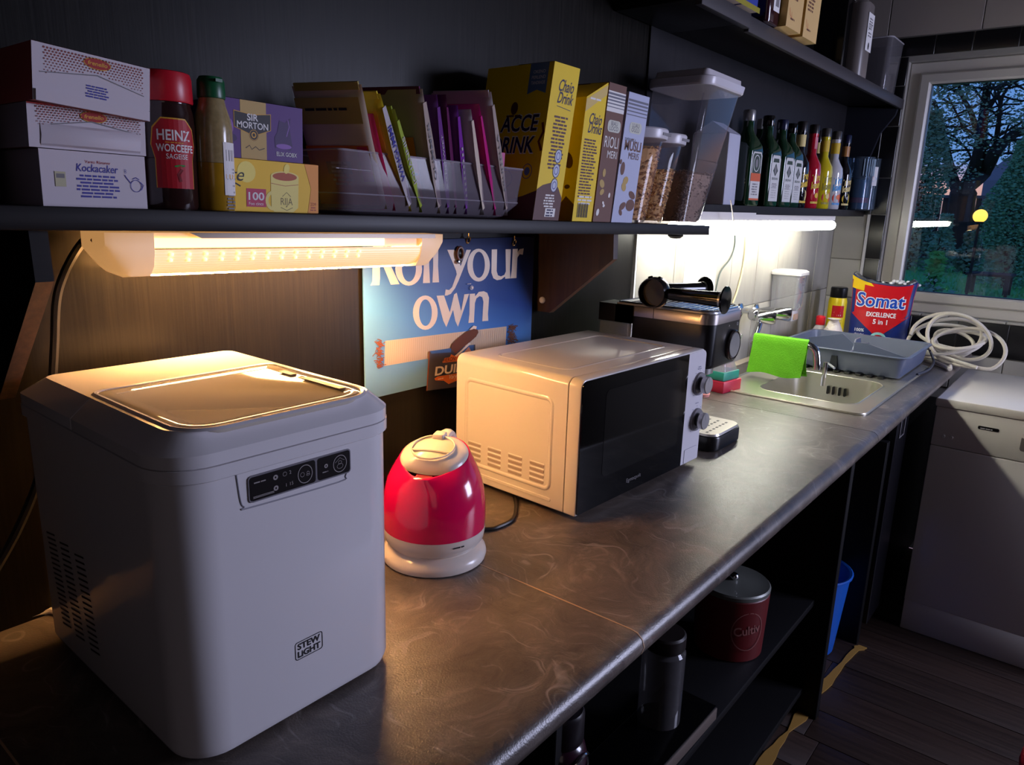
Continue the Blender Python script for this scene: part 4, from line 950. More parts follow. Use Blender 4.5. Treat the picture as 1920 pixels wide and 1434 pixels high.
t = thing('instruction_sheet', 'pale sheet with six small pictograms stuck on the tiles', 'notice', (1.370, -.0092, .348))
b = B(P('sheet_paper', (232, 228, 220), .7)); b.hard((-.112, -.0006, -.088), (.112, .0, .088)); b.build('sheet', t)
p = Print(flat((0, -.0006, 0), (1, 0, 0), (0, 0, 1))); PG = P('pictogram_grey', (168, 164, 160), .7)
for i in range(3):
    for j in range(2):
        cx_, cz_ = -.062 + i * .062, -.037 + j * .074; p.poly([(cx_ + x, cz_ + y) for x, y in rrect(.052, .064, .006, 3)], PG, [(cx_ + x, cz_ + y) for x, y in rrect(.049, .061, .005, 3)])
        p.ring(cx_, cz_ - .006, .013, .017, .002, PG); p.line([(cx_ - .01, cz_ + .02), (cx_, cz_ + .012), (cx_ + .01, cz_ + .022)], .002, PG); p.line([(cx_ - .006, cz_ - .01), (cx_ + .007, cz_ + .002)], .003, PG)
p.build('pictogram', t)

def wire(name, label, pts, r, mat, cat='cable'):
    b = B(mat); pts = [px(q, y=y) for q, y in pts]; o0 = pts[0].copy(); b.tube(smooth([p - o0 for p in pts], 6), r, 7); o = b.build(name, loc=o0); return tag(o, label, cat)
wire('thin_cable', 'thin dark wire dropping down the marble tiles behind the espresso machine', [((1378, 442), -.02), ((1377, 462), -.014), ((1369, 485), -.0125), ((1352, 508), -.0125), ((1345, 530), -.0125), ((1338, 565), -.0125)], .0022, P('dark_wire', (52, 66, 62), .5))
wire('thin_cable', 'cream cable curving down the tiles to the tap', [((1398, 444), -.014), ((1397, 470), -.0125), ((1393, 502), -.0125), ((1384, 540), -.0125), ((1374, 568), -.0125)], .003, P('cream_wire', (216, 196, 150), .5))
wire('thin_cable', 'fine grey wire hanging off the bow-fronted bottle shelf', [((1370, 375), -.192), ((1373, 395), -.192), ((1375, 412), -.187), ((1379, 432), -.160)], .0016, P('grey_wire', (150, 140, 136), .5))

# ================================================================== dish rack, pouch and cable by the window
t = thing('dish_rack', 'slate blue plastic dish drainer tray standing on the sink', 'dish rack', (2.055, -.315, .008))
DB = P('slate_blue_plastic', (92, 100, 122), .4)
x0, x1, y0, y1, H = -.20, .20, -.205, .205, .072
def dr_(z, k, rr=.03): return [(x, y, z) for x, y in rrect(x1 - x0 + 2 * k, y1 - y0 + 2 * k, max(rr + k, .004), 5)]
b = B(DB); b.loft([dr_(.0, -.014), dr_(.010, -.009), dr_(H - .004, 0), dr_(H - .003, .011), dr_(H, .012), dr_(H + .002, .006), dr_(H, -.001), dr_(.014, -.012), dr_(.0085, -.018)], (True, True)); b.build('tray', t)
b = B(DB); b.prism([(-.17, .012), (.17, .012), (.175, .05), (.06, .05), (.04, .086), (-.02, .086), (-.04, .05), (-.175, .05)], 1, -.006, -.001); 
b.build('divider', t)
b = B(DB); b.prism([(-.185, .010), (-.02, .010), (-.02, .088), (-.06, .090), (-.185, .06)], 0, -.10, -.095); b.build('divider', t)
b = B(DB); b.prism([(.02, .010), (.18, .010), (.18, .06), (.06, .09), (.02, .06)], 0, .05, .055); b.build('divider', t)
b = B(P('rack_slot_dark', (30, 32, 40), .5)); b.prism([(.0, .012), (.026, .012), (.022, .05), (.004, .05)], 0, x0 - .004, x0 + .018); b.build('slot', t)
b = B(P('grey_rod', (170, 172, 180), .4)); b.tube([(-.20, .03, .02), (-.23, .0, .012)], .004, 6); b.build('foot_rod', t)
b = B(BLACK); 
for i in range(9): b.box((-.215, -.15 + i * .035, -.0025), (-.185, -.132 + i * .035, .003), .001, n=1)
b.build('drain_foot', t, kind='stuff')
b = B(P('dark_rod', (66, 68, 78), .4)); b.tube(smooth([(.17, -.212, .05), (.215, -.212, .03), (.205, -.225, .004), (.06, -.235, .0), (-.06, -.222, .0)], 5), .0045, 6); b.build('side_rail', t)

t = thing('detergent_pouch', 'open red and blue dishwasher tablet pouch by the window', 'detergent pouch', (2.43, -.30, 0), rz=R(-78))
PB = P('pouch_blue', (26, 46, 118), .28, coat=.3); PRD = P('pouch_red', (208, 24, 34), .28, coat=.3); PY_ = P('pouch_yellow', (250, 206, 20), .35)
secs = [(.0, .205, .075), (.02, .212, .085), (.09, .214, .075), (.16, .216, .06), (.22, .222, .055), (.275, .236, .06)]
def pouch(z):
    for (a, wa, da), (c, wc, dc) in zip(secs, secs[1:]):
        if z <= c: u = (z - a) / (c - a); return wa + (wc - wa) * u, da + (dc - da) * u
    return secs[-1][1:]
def pring(z, k=0.0, n=40):
    w, d = pouch(z); o = []
    for i in range(n):
        a = 2 * pi * i / n; x = (w / 2 + k) * (abs(cos(a)) ** .7) * (1 if cos(a) > 0 else -1); y = (d / 2 + k) * (abs(sin(a)) ** .9) * (1 if sin(a) > 0 else -1)
        o.append((x, y, z + (.012 * cos(2 * a) + .008 * x / .1 * -1) * max(0, (z - .2) / .075)))
    return o
b = B(PB); b.loft([pring(0), pring(.02), pring(.055), pring(.09), pring(.125), pring(.16), pring(.19), pring(.22), pring(.25), pring(.275), pring(.277, -.002), pring(.25, -.004)], (True, False)); b.build('bag', t)
def pf(x, y, h):
    w, d = pouch(max(0, min(.275, y))); c = min(.999, abs(x) / (w / 2 + .0005)); a = math.acos(c ** (1 / .7)); yy_ = -(d / 2 + h + .0006) * (abs(sin(a)) ** .9)
    return V((x, yy_, y + (.012 * cos(2 * a) + .008 * x / .1 * -1) * max(0, (y - .2) / .075)))
def fill(p, fn, mat, y0, y1, n=26, m=14):     # band between two x-limits per height
    pts = []; fs = []
    for j in range(n + 1):
        y = y0 + (y1 - y0) * j / n; xa, xb = fn(y); w = pouch(y)[0] / 2 - .0005; xa, xb = max(xa, -w), min(xb, w)
        for i in range(m + 1): pts.append((xa + (xb - xa) * i / m, y))
    for j in range(n):
        for i in range(m): k = j * (m + 1) + i; fs.append((k, k + 1, k + m + 2, k + m + 1))
    p.put(pts, fs, mat)
p = Print(pf, .0003)
fill(p, lambda y: (-.12, .12) if y > .155 else (-.115 + (.155 - y) * 1.15, .115 - (.155 - y) * 1.15), PRD, .06, .275)
fill(p, lambda y: (-.12, -.03 + (y - .258) * -1), PY_, .262, .275, 4); fill(p, lambda y: (-.112, -.068), PY_, .236, .262, 4); fill(p, lambda y: (.055, .10), P('pouch_gold', (206, 180, 40), .4), .01, .055, 6)
GLOW = P('pouch_pale_blue', (120, 190, 236), .4)
fill(p, lambda y: (-.05, .05) , GLOW, .020, .062, 8); p.build('printed_field', t)
p = Print(pf, .0016); p.ring(.004, .052, .030, .026, .010, P('pouch_aqua', (150, 214, 210), .4), 28); p.ell(.004, .052, .017, .012, PRD, 20, .5); p.build('emblem', t)
p = Print(pf, .0018); WH_ = P('pouch_white', (240, 240, 244), .4); p.text('Somat', -.004, .176, .054, WH_, 'c', .06, w=.178, shear=.03); p.h += .0004; p.text('Somat', -.004, .1765, .053, P('pouch_letter_blue', (24, 72, 180), .35), 'c', .018, w=.170, shear=.03)
p.text('EXCELLENCE', .004, .138, .017, WH_, 'c', .03, w=.105); p.text('5 in 1', .004, .110, .018, WH_, 'c', .03, w=.052); p.text('100%', -.066, .075, .012, WH_, 'c', .02); p.text('OXY', -.066, .055, .012, WH_, 'c', .02); p.text('GEL', -.066, .035, .012, WH_, 'c', .02); p.build('lettering', t)
b = B(P('foil', (196, 196, 200), .25, .9)); g = random.Random(4); rows = [pring(.268, -.005), pring(.28, -.004), pring(.287, -.014)]; rows = [[(x, y, z + g.uniform(-.004, .004)) for x, y, z in r] for r in rows]; b.loft(rows, (False, False)); b.build('foil_lining', t)
tb = B(P('white_tablet', (236, 236, 238), .6))
for i in range(26): tb.ball((.055 + g.gauss(0, .026), g.uniform(-.015, .015), .272 + g.uniform(-.004, .008)), (.008, .006, .006), 7, 5)
tb.build('tablet_heap', t, kind='stuff')

t = thing('cleaner_bottle', 'yellow bottle with black cap beside the dishwasher tablet pouch', 'bottle', (2.56, -.100, 0))
YB = P('lemon_yellow_plastic', (244, 214, 20), .35); b = B(YB); b.lathe([(.034, 0), (.037, .004), (.037, .165), (.034, .178), (.033, .182)], 28); b.build('body', t)
b = B(BLACK); b.lathe([(.033, .1825), (.034, .184), (.034, .222), (.031, .226), (0, .226)], 28); b.build('cap', t)
p = Print(round_face((0, 0, 0), .037, -165)); p.rect(-.02, .10, .05, .05, PRD, 6); p.words(-.02, .085, .045, 6, .011, P('amber_print', (190, 140, 20), .5)); p.words(-.014, .118, .034, 2, .012, PAPER); p.build('label', t)
q = px((1527, 607), x=2.3); t = thing('spray_bottle', 'red-topped bottle lying half hidden behind the dish drainer', 'bottle', (2.33, -.105, -.0))
b = B(clear('milky_bottle', (240, 236, 230), haze=.5)); b.lathe([(.030, 0.0005), (.032, .005), (.032, .06), (.018, .085), (.014, .090)], 22); b.build('body', t)
b = B(P('signal_red', (220, 30, 44), .4)); b.lathe([(.017, .0905), (.018, .092), (.018, .122), (.014, .126), (0, .126)], 18); b.build('cap', t)
t = thing('crumpled_bag', 'crumpled white plastic bag tucked behind the dish drainer', 'bag', (2.30, -.165, .0)); g = random.Random(8)
b = B(P('white_bag', (226, 214, 200), .45)); b.ball((0, 0, .056), (.045, .034, .055), 18, 12); b.warp(lambda p: p * (1 + .12 * sin(p.x * 160 + p.z * 90) * sin(p.y * 130))); b.warp(lambda p: V((p.x, p.y, max(p.z, .001)))); b.build('body', t, ang=60)
b = B(P('white_bag', 0)); b.lathe([(.010, .108), (.016, .118), (.026, .124)], 14, (0, 0), (False, False)); b.build('gathered_top', t)

# coil of white cable between counter and dishwasher
t = thing('cable_coil', 'loosely coiled white power cable beside the dishwasher top', 'cable', (2.37, -.575, 0)); g = random.Random(11)
pts = []; N = 7
for k in range(N * 14):
    u = k / 14; a = 2 * pi * u; R_x = .100 + .030 * sin(u * 2.1); tl = .85 + .55 * sin(u * 1.7 + .5); cx_ = .04 * sin(u * 1.3); cy_ = .045 * cos(u * .9)
    yv = R_x * cos(a + .35 * sin(u)); hv = R_x * .9 * sin(a)
    pts.append(V((cx_ + hv * cos(tl) * .9, cy_ + yv, max(.009, .085 + .012 * sin(u * 3.3) + hv * sin(tl) * .85))))
pts += [V((-.10, -.10, .012)), V((-.17, -.07, -.0)), V((-.25, -.075, .004))][:1]
b = B(P('coil_white', (206, 198, 186), .45)); b.tube(smooth(pts, 3), .0068, 8); b.build('loops', t)
b = B(P('coil_white', 0)); b.tube(smooth([(-.02, .10, .008), (-.09, .03, .0085), (-.15, -.01, .0085), (-.19, -.03, .0085), (-.12, -.02, .0085)], 6), .0068, 8); b.build('loose_end', t)

# ================================================================== dishwasher
t = thing('dishwasher', 'white freestanding dishwasher at the end of the worktop', 'dishwasher', (1.95, -.615, -.9))
DW = P('dishwasher_white', (236, 228, 218), .28, coat=.2)
b = B(DW); b.box((.022, -.598, .10), (.60, -.001, .822), .003, n=2); b.build('body', t)
b = B(DW); b.box((-.006, -.603, .8225), (.615, .003, .852), .006, n=3); b.build('top', t)
b = B(DW); b.box((0, -.598, .69), (.0215, -.002, .8215), .003, n=2); cpn = b.build('control_strip', t)
b = B(DW); b.box((0, -.598, .115), (.0215, -.002, .688), .003, n=2); dd = b.build('door', t)
b = B(DW); b.box((.008, -.598, .0), (.60, -.002, .113), .003, n=2); b.build('plinth', t)
b = B(BLACK); b.prism([(-.155 + x, .776 + z) for x, z in rrect(.058, .011, .004, 3)], 0, -.0012, .002); b.build('badge', cpn)
p = Print(flat((-.0012, 0, 0), (0, -1, 0), (0, 0, 1))); p.words(.133, .7735, .044, 1, .0045, PAPER, 'l'); p.build('lettering', cpn)
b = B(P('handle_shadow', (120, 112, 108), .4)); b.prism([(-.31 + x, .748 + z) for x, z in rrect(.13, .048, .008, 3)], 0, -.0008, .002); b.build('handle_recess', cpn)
b = B(DW); b.prism([(-.31 + x, .775 + z) for x, z in rrect(.13, .016, .006, 3)], 0, -.006, .002); b.build('handle_lip', cpn)
b = B(P('led_mark', (190, 180, 172), .4)); b.turned((-.0004, -.035, .725), (-1, 0, 0), [(.006, 0), (.005, .0015), (0, .0015)], 12); b.turned((-.0004, -.058, .725), (-1, 0, 0), [(.006, 0), (.005, .0015), (0, .0015)], 12); b.build('button', cpn)

# ================================================================== things under the worktop
t = thing('biscuit_tin', 'dark red tin with silver lid on the shelf under the worktop', 'tin', (.865, -.40, -.525))
b = B(P('tin_red', (96, 18, 20), .45)); b.lathe([(.080, 0), (.083, .003), (.088, .16), (.086, .163)], 36); b.build('body', t)
b = B(P('tin_lid', (120, 122, 116), .4, .5)); b.lathe([(.088, .1635), (.0885, .172), (.085, .176), (.060, .172), (.03, .178), (0, .178)], 36); b.build('lid', t)
b = B(CHROME); b.ball((0, 0, .186), (.012, .012, .009), 12, 8); b.build('lid_knob', t)
p = Print(round_face((0, 0, 0), .0868, -128)); p.ring(0, .085, .042, .05, .002, P('tin_print', (140, 88, 82), .5), 26); p.text('Cultiv', 0, .078, .022, P('tin_print', 0), 'c', .02, w=.07, rot=.12); p.build('emblem', t)
t = thing('storage_jar', 'tall glass jar with dark lid in the shade under the worktop', 'jar', (.465, -.42, -.525))
b = B(clear('jar_glass', (190, 190, 190), haze=.08)); b.lathe([(.04, 0), (.044, .004), (.044, .19), (.036, .20)], 26); b.build('jar', t)
b = B(P('jar_lid', (34, 28, 26), .4)); b.lathe([(.041, .2005), (.042, .203), (.042, .228), (.038, .232), (0, .232)], 26); b.build('lid', t)
q = px((1300, 1385), z=-.53)
t = thing('serving_board', 'flat pale-edged board lying at the front of the open shelf', 'board', (.41, -.475, -.525), rz=R(-1))
b = B(P('board_edge', (96, 84, 76), .6)); b.box((-.17, -.022, .0), (.17, .10, .028), .002); b.build('board', t)
b = B(BLKG); b.box((-.168, -.020, .0282), (.168, .10, .033), .001); b.build('tray_top', t)
q = px((1072, 1400), y=-.52)
t = thing('thermos_flask', 'dark plum thermos with steel clasp below the worktop edge', 'flask', (q.x, -.50, -.52))
PL = P('plum_lacquer', (44, 16, 32), .22, coat=.4); b = B(PL); b.lathe([(.036, 0), (.039, .004), (.039, .30), (.035, .315), (.030, .32)], 28); b.build('body', t)
b = B(P('flask_lid', (26, 22, 26), .35)); b.lathe([(.031, .3205), (.033, .324), (.033, .365), (.03, .37), (0, .37)], 24); b.build('lid', t)
b = B(CHROME); b.tube([V((.0405 * cos(a), .0405 * sin(a), .300 + .012 * sin(3 * a))) for a in [R(-150 + 10 * i) for i in range(16)]], .0022, 6); b.tube([V((.0405 * cos(a), .0405 * sin(a), .285)) for a in [R(-150 + 10 * i) for i in range(16)]], .0018, 6); b.build('clasp', t)
p = Print(round_face((0, 0, 0), .039, -135)); p.rect(-.012, .20, .024, .06, P('flask_label', (130, 100, 88), .6), 4); p.build('label', t)
t = thing('waste_bin', 'blue plastic bin standing on the floor under the sink', 'bin', (1.625, -.375, -.9), rz=R(20))
BB = P('bin_blue', (24, 92, 190), .4); b = B(BB); b.lathe([(.098, .001), (.104, .006), (.126, .275), (.133, .278), (.134, .284), (.130, .287), (.123, .284), (.102, .012), (0, .010)], 36); b.build('tub', t)
b = B(P('bin_mark', (18, 62, 140), .5)); q = round_face((0, 0, 0), .1215, -150); b.add([q(-.02, .262, .0005 + .0028), q(.02, .262, .0005 + .0028), q(0, .225, .0006)], [(0, 1, 2)]); b.build('pouring_mark', t)
t = thing('stool', 'bright red padded stool just inside the bottom corner', 'stool', (.80, -1.168, -.9))
SR = P('stool_red', (206, 22, 48), .55); b = B(SR); b.lathe([(.13, .40), (.148, .405), (.155, .425), (.152, .452), (.14, .464), (0, .468)], 36); b.build('seat', t)
lg = P('stool_leg', (60, 58, 60), .35, .8)
for k in range(4): a = pi / 4 + k * pi / 2; B(lg).cyl((.10 * cos(a), .10 * sin(a), .40), (.15 * cos(a), .15 * sin(a), 0), .011, n=12).build('leg', t)
# ================================================================== groceries on the long shelf
TR = (0, TILT, 0)
def carton(name, label, cat, loc, w, d, h, k, mats, group=None, rot=TR, lids=None, kr=None, hr=None, top=True):
    """printed carton; origin at its front left bottom corner; k leans it along x. mats: front, left, top (others = front)"""
    t = thing(name, label, cat, loc, rot=rot, group=group); hr = h if hr is None else hr
    vs = [(0, 0, 0), (w, 0, 0), (w, d, 0), (0, d, 0), (k * h, 0, h), (w + k * hr, 0, hr), (w + k * hr, d, hr), (k * h, d, h)]
    e_ = .0012; b = B()
    ctr = V((w / 2 + k * h / 2, d / 2, h / 2))
    for m_, f in ((mats[0], (0, 1, 5, 4)), (mats[0], (1, 2, 6, 5)), (mats[0], (2, 3, 7, 6)), (mats[1], (3, 0, 4, 7)), (mats[2], (4, 5, 6, 7)), (mats[2], (3, 2, 1, 0))):
        b.mat(m_); b.add([vs[i] for i in f], [(0, 1, 2, 3)])
    b.build('carton', t, recalc=True)
    b = B(mats[2]); b.add([(k * h + .001, .0005, h + .0006), (w + k * hr - .001, .0005, hr + .0006), (w + k * hr - .001, d * .55, hr + .0012), (k * h + .001, d * .55, h + .0012)], [(0, 1, 2, 3)])
    if top: b.build('top_flap', t, recalc=False)
    return t, flat((0, 0, 0), (1, 0, 0), (k, 0, 1)), flat((0, d, 0), (0, -1, 0), (k, 0, 1))
def mt(n_, c, r=.5): return P(n_, c, r, spec=.3)
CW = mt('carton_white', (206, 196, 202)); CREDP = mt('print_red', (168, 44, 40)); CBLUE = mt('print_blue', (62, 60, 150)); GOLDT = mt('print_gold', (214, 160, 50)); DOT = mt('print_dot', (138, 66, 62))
# far-left sliver of a purple and white carton
q = px((22, 326), y=-.15)
t, fF, fL = carton('tea_carton', 'purple and white carton cut off by the picture edge beside the pastry boxes', 'carton', (-.590, -.165, zs(-.59) + .0005), .057, .10, .105, 0, (CW, CW, mt('violet_card', (72, 58, 110))))
p = Print(fF); p.rect(0, .085, .057, .02, mt('violet_card', 0)); p.rect(0, .0, .057, .006, GOLDT); p.rect(.030, .02, .022, .05, mt('pale_blue_print', (160, 190, 220))); p.build('front_print', t)
PBX = (-.4925, .104)          # three pastry boxes, one above another
z = zs(-.44)
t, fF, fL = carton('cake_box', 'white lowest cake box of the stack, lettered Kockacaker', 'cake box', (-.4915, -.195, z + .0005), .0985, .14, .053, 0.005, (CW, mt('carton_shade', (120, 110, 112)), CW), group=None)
p = Print(fF); p.text('Vanto Rånaner', .052, .0425, .0028, CREDP, 'c'); p.text('Kockacaker', .051, .0345, .0072, CBLUE, 'c', .012, .12, w=.039); p.words(.030, .0295, .042, 7, .0033, CBLUE, seed=4); p.build('lettering', t)
p = Print(fF, .0006); p.rect(.012, .019, .0095, .014, mt('pale_gold', (190, 184, 150))); p.rect(.013, .027, .0075, .004, GREY); p.build('tin_picture', t); p = Print(fF, .0006); p.ring(.088, .023, .0058, .0062, .0006, CBLUE); p.line([(.0828, .0255), (.0785, .031), (.077, .0335)], .0008, CBLUE); p.line([(.0925, .027), (.0955, .024), (.093, .019)], .0007, CBLUE); p.line([(.0845, .0295), (.088, .0315), (.0915, .0295)], .0007, CBLUE)
for y_ in (.036, .038): p.ring(.078, y_, .001, .001, .0003, CBLUE)
p.build('printed_picture', t)
def dots(p, x0, x1, y0, y1, nx, ny, cutx=None):
    for j in range(ny):
        v = (j + .5) / ny
        for i in range(nx):
            u = (i + (.5 if j % 2 else 0)) / nx
            if v < .42 * (1 - abs(2 * u - 1)) ** .8 + .08: continue
            r = .0004 + .00062 * v; p.ell(x0 + (x1 - x0) * u, y0 + (y1 - y0) * v, r, r, DOT, 6); p.h -= p.step
def emblem(p, x, y, s):
    p.ell(x, y, .0125 * s, .0053 * s, GOLDT, 22); p.ell(x, y, .0118 * s, .0046 * s, CREDP, 22); p.text('frenello', x, y - .0016 * s, .0036 * s, GOLDT, 'c', .02, .2, w=.018 * s)
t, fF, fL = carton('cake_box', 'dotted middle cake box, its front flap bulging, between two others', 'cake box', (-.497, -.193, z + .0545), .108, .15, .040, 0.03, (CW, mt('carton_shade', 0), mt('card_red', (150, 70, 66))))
b = B(CW); b.loft([[(x, 0, .002), (x, -.004 * s_, .004), (x + .001, -.006 * s_, .012), (x + .001, -.0035 * s_, .020), (x + .001, -.0002, .0225)] for x, s_ in ((.010, .2), (.03, .8), (.054, 1.2), (.078, .8), (.102, .2))], (False, False), closed=False); b.build('front_flap', t)
p = Print(fF, .0008); dots(p, .008, .104, .018, .040, 30, 10); emblem(p, .058, .0325, 1.0); p.poly([(.020, .0225), (.056, .0285), (.1, .021), (.1, .0202), (.056, .0275), (.020, .0216)], GREY); p.rect(0, .0385, .108, .0015, CREDP); p.build('front_print', t)
t, fF, fL = carton('cake_box', 'white topmost cake box with red dotted top, at the far end of the shelf', 'cake box', (-.4935, -.205, z + .0955), .106, .16, .051, 0.0, (CW, mt('carton_shade', 0), mt('card_red', 0)), rot=(0, .085, 0))
p = Print(fF, .0004); dots(p, .010, .100, .022, .049, 30, 11); emblem(p, .056, .0435, 1.0); p.poly([(.006, .026), (.056, .0335), (.100, .0235), (.100, .0228), (.056, .0325), (.006, .0252)], GREY); p.words(.044, .0215, .023, 5, .0024, CBLUE, seed=9); p.rect(.0, .0095, .106, .0006, GREY); p.build('front_print', t)
p = Print(fL); p.rect(0, 0, .16, .051, mt('card_red', 0)); p.build('side_print', t)
b = B(CW); b.hard((.002, -.0022, .0), (.104, -.0004, .010)); b.build('lower_flap', t)

# sauce bottle
def yaxis(qy, xl, xr, Y):
    a, c = px((xl, qy), y=Y), px((xr, qy), y=Y); return (a.x + c.x) / 2, abs(c.x - a.x)
cx_, ww = yaxis(280, 272, 368, -.165); cx_ -= .004; r_ = ww / 2
t = thing('sauce_bottle', 'large brown sauce jar with a red cap and red Heinz label', 'bottle', (cx_, -.165, zs(cx_) + .0005), rot=TR)
zt = px((318, 130), y=-.165 - r_).z - zs(cx_); zc = px((318, 190), y=-.165 - r_).z - zs(cx_)
SAU = P('dark_sauce', (44, 24, 22), .12, coat=.5); b = B(SAU); b.lathe([(r_ * .92, 0), (r_ * .97, .004), (r_ * .97, zc - .022), (r_ * .93, zc - .010), (r_ * .86, zc - .002), (r_ * .86, zc)], 40); b.build('body', t)
b = B(P('red_cap', (190, 22, 40), .35)); b.lathe([(r_ * .92, zc + .0004), (r_ * .95, zc + .002), (r_ * .93, zt - .006), (r_ * .88, zt - .001), (r_ * .8, zt), (0, zt)], 40); b.build('cap', t)
rf = round_face((0, 0, 0), r_ * .97, -104); p = Print(rf); HR = mt('heinz_red', (172, 22, 36)); tz = zc - .040
KEY = [(-.0195, .022), (.0195, .022), (.0195, .022 + tz * .42), (.0235, .022 + tz * .62), (.021, .022 + tz * .86), (.012, .022 + tz), (-.012, .022 + tz), (-.021, .022 + tz * .86), (-.0235, .022 + tz * .62), (-.0195, .022 + tz * .42)]
def sliced(p, pts, mat, n=10):
    xs_ = [q[0] for q in pts]; a, c = min(xs_), max(xs_)
    def clip(poly, x, keep):
        o = []
        for i in range(len(poly)):
            A, Bq = poly[i], poly[(i + 1) % len(poly)]; ia, ib = keep(A[0]), keep(Bq[0])
            if ia: o.append(A)
            if ia != ib: u = (x - A[0]) / (Bq[0] - A[0]); o.append((x, A[1] + (Bq[1] - A[1]) * u))
        return o
    h = p.h
    for i in range(n):
        l_, r2 = a + (c - a) * i / n, a + (c - a) * (i + 1) / n
        q = clip(clip(pts, l_, lambda v: v >= l_ - 1e-9), r2, lambda v: v <= r2 + 1e-9)
        if len(q) > 2: p.h = h; p.put(q, [tuple(range(len(q)))], mat)
K2 = [(x * 1.06, .0215 + (y - .0215) * 1.02) for x, y in KEY]
sliced(p, K2, GOLDT); p.h += .0004; sliced(p, KEY, HR); p.build('label', t)
p = Print(rf, .0009); p.text('HEINZ', .0, .022 + tz * .70, .0105, PAPER, 'c', .02, w=.034); p.text('WORCEEFE', .001, .022 + tz * .535, .0075, PAPER, 'c', .02, w=.039); p.text('SAGEISE', .002, .022 + tz * .43, .0052, PAPER, 'c', .0, w=.022); p.words(-.012, .022 + tz * .66, .024, 1, .0015, GOLDT)
p.ell(.004, .022 + tz * .33, .006, .0012, mt('leaf_green', (40, 140, 60)), 12, .1); p.line([(.006, .022 + tz * .28), (.002, .022 + tz * .2), (.004, .022 + tz * .1)], .003, mt('chilli_red', (120, 14, 24))); p.build('lettering', t)

cx_, ww = yaxis(330, 370, 434, -.178); r_ = ww / 2
t = thing('dressing_bottle', 'slim bottle of mustard dressing with a green cap', 'bottle', (cx_, -.178, zs(cx_) + .0005), rot=TR)
g_ = lambda yy_: px((400, yy_), y=-.178 - r_ * .8).z - zs(cx_)
b = B(P('mustard_dressing', (176, 132, 30), .2, coat=.4, var=.3, vs=60)); b.lathe([(r_ * .92, 0), (r_ * .99, .003), (r_, g_(306))], 32); b.build('dressing', t)
b = B(P('speckled_dressing', (178, 156, 108), .2, coat=.4, var=.55, vs=160)); b.lathe([(r_, g_(306) + .0003), (r_ * .99, g_(240)), (r_ * .93, g_(222)), (r_ * .72, g_(196)), (r_ * .66, g_(184)), (r_ * .64, g_(183))], 32); b.build('bottle_top', t)
b = B(P('bottle_green_cap', (16, 84, 48), .35)); b.lathe([(r_ * .70, g_(182.6)), (r_ * .72, g_(180)), (r_ * .70, g_(150)), (r_ * .58, g_(142)), (0, g_(140.5))], 28); b.hard((-.004, -r_ * .85, g_(153)), (.004, -r_ * .5, g_(147))); b.build('cap', t)
rf = round_face((0, 0, 0), r_ + .0002, -68); p = Print(rf); z0, z1 = g_(366), g_(266); p.rect(-.009, z0, .019, z1 - z0, PAPER, 6); p.words(-.007, z1 - .030, .015, 14, .0036, GREY, seed=3); p.rect(-.006, z1 - .020, .012, .012, GREY, 3); p.rect(-.007, z1 - .0395, .015, .005, GOLDT, 3); p.build('label', t)

# coffee carton on the yellow tea carton
PUR = mt('purple_card', (82, 36, 118)); YEL = mt('tea_yellow', (244, 194, 10)); TGOLD = mt('coffee_gold', (190, 158, 88)); BLK_ = mt('print_black', (26, 22, 24))
t, fF, fL = carton('tea_carton', 'yellow carton of 100 tea bags with a cup, under the purple carton', 'carton', (-.294, -.19, zs(-.294) + .0005), .121, .09, .0595, 0.02, (YEL, YEL, YEL))
p = Print(fF); OR2 = mt('tea_orange', (236, 150, 40)); CUPY = mt('cup_cream', (240, 220, 120)); TEA = mt('tea_brown', (176, 74, 22)); MAG = mt('tea_magenta', (190, 40, 84))
p.poly([(.121, 0), (.121, .0595), (.100, .0595), (.110, .03), (.105, 0)], OR2); p.ell(.020, .045, .012, .012, mt('tea_glow', (248, 226, 110)), 20)
p.text('te', .0065, .0345, .015, INK, 'c', .0, .35, w=.017); p.line([(.0, .0300), (.006, .0315), (.012, .0285)], .0016, INK)
p.rect(.0195, .0055, .026, .021, MAG); p.text('100', .0325, .0135, .0088, PAPER, 'c', .02, w=.021); p.text('Foo cincs', .032, .0075, .0036, PAPER, 'c', w=.019)
p.ring(.0545, .0135, .010, .0115, .004, CUPY, 24); p.poly([(.056, .0005), (.0835, .0005), (.0905, .006), (.0915, .043), (.052, .043), (.0525, .006)], CUPY); p.ell(.0718, .0425, .0198, .0062, CUPY, 28); p.ell(.0718, .0425, .0172, .0048, TEA, 26); p.line([(.0525, .034), (.072, .0315), (.091, .034)], .0006, TEA)
p.ell(.0745, .052, .004, .006, mt('tea_glow', 0), 14, -.3); p.text('RIJA', .074, .009, .0085, mt('cup_print', (112, 88, 30)), 'c', w=.017); p.line([(.0655, .006), (.074, .0025), (.0825, .006)], .0007, mt('cup_print', 0)); p.line([(.068, .019), (.074, .024), (.080, .019)], .0007, mt('cup_print', 0)); p.text('2D9', .113, .009, .0042, TEA, 'c', w=.0085); p.words(.1085, .006, .009, 2, .003, TEA); p.build('front_print', t)
t, fF, fL = carton('coffee_carton', 'purple and gold Sir Morton carton on top of the tea carton', 'carton', (-.2925, -.178, zs(-.294) + .0612), .1075, .085, .0655, 0.015, (PUR, PUR, PUR))
p = Print(fF); p.rect(.022, 0, .034, .0655, TGOLD); PL1 = mt('purple_light', (138, 92, 176)); PL2 = mt('purple_deep', (58, 28, 88))
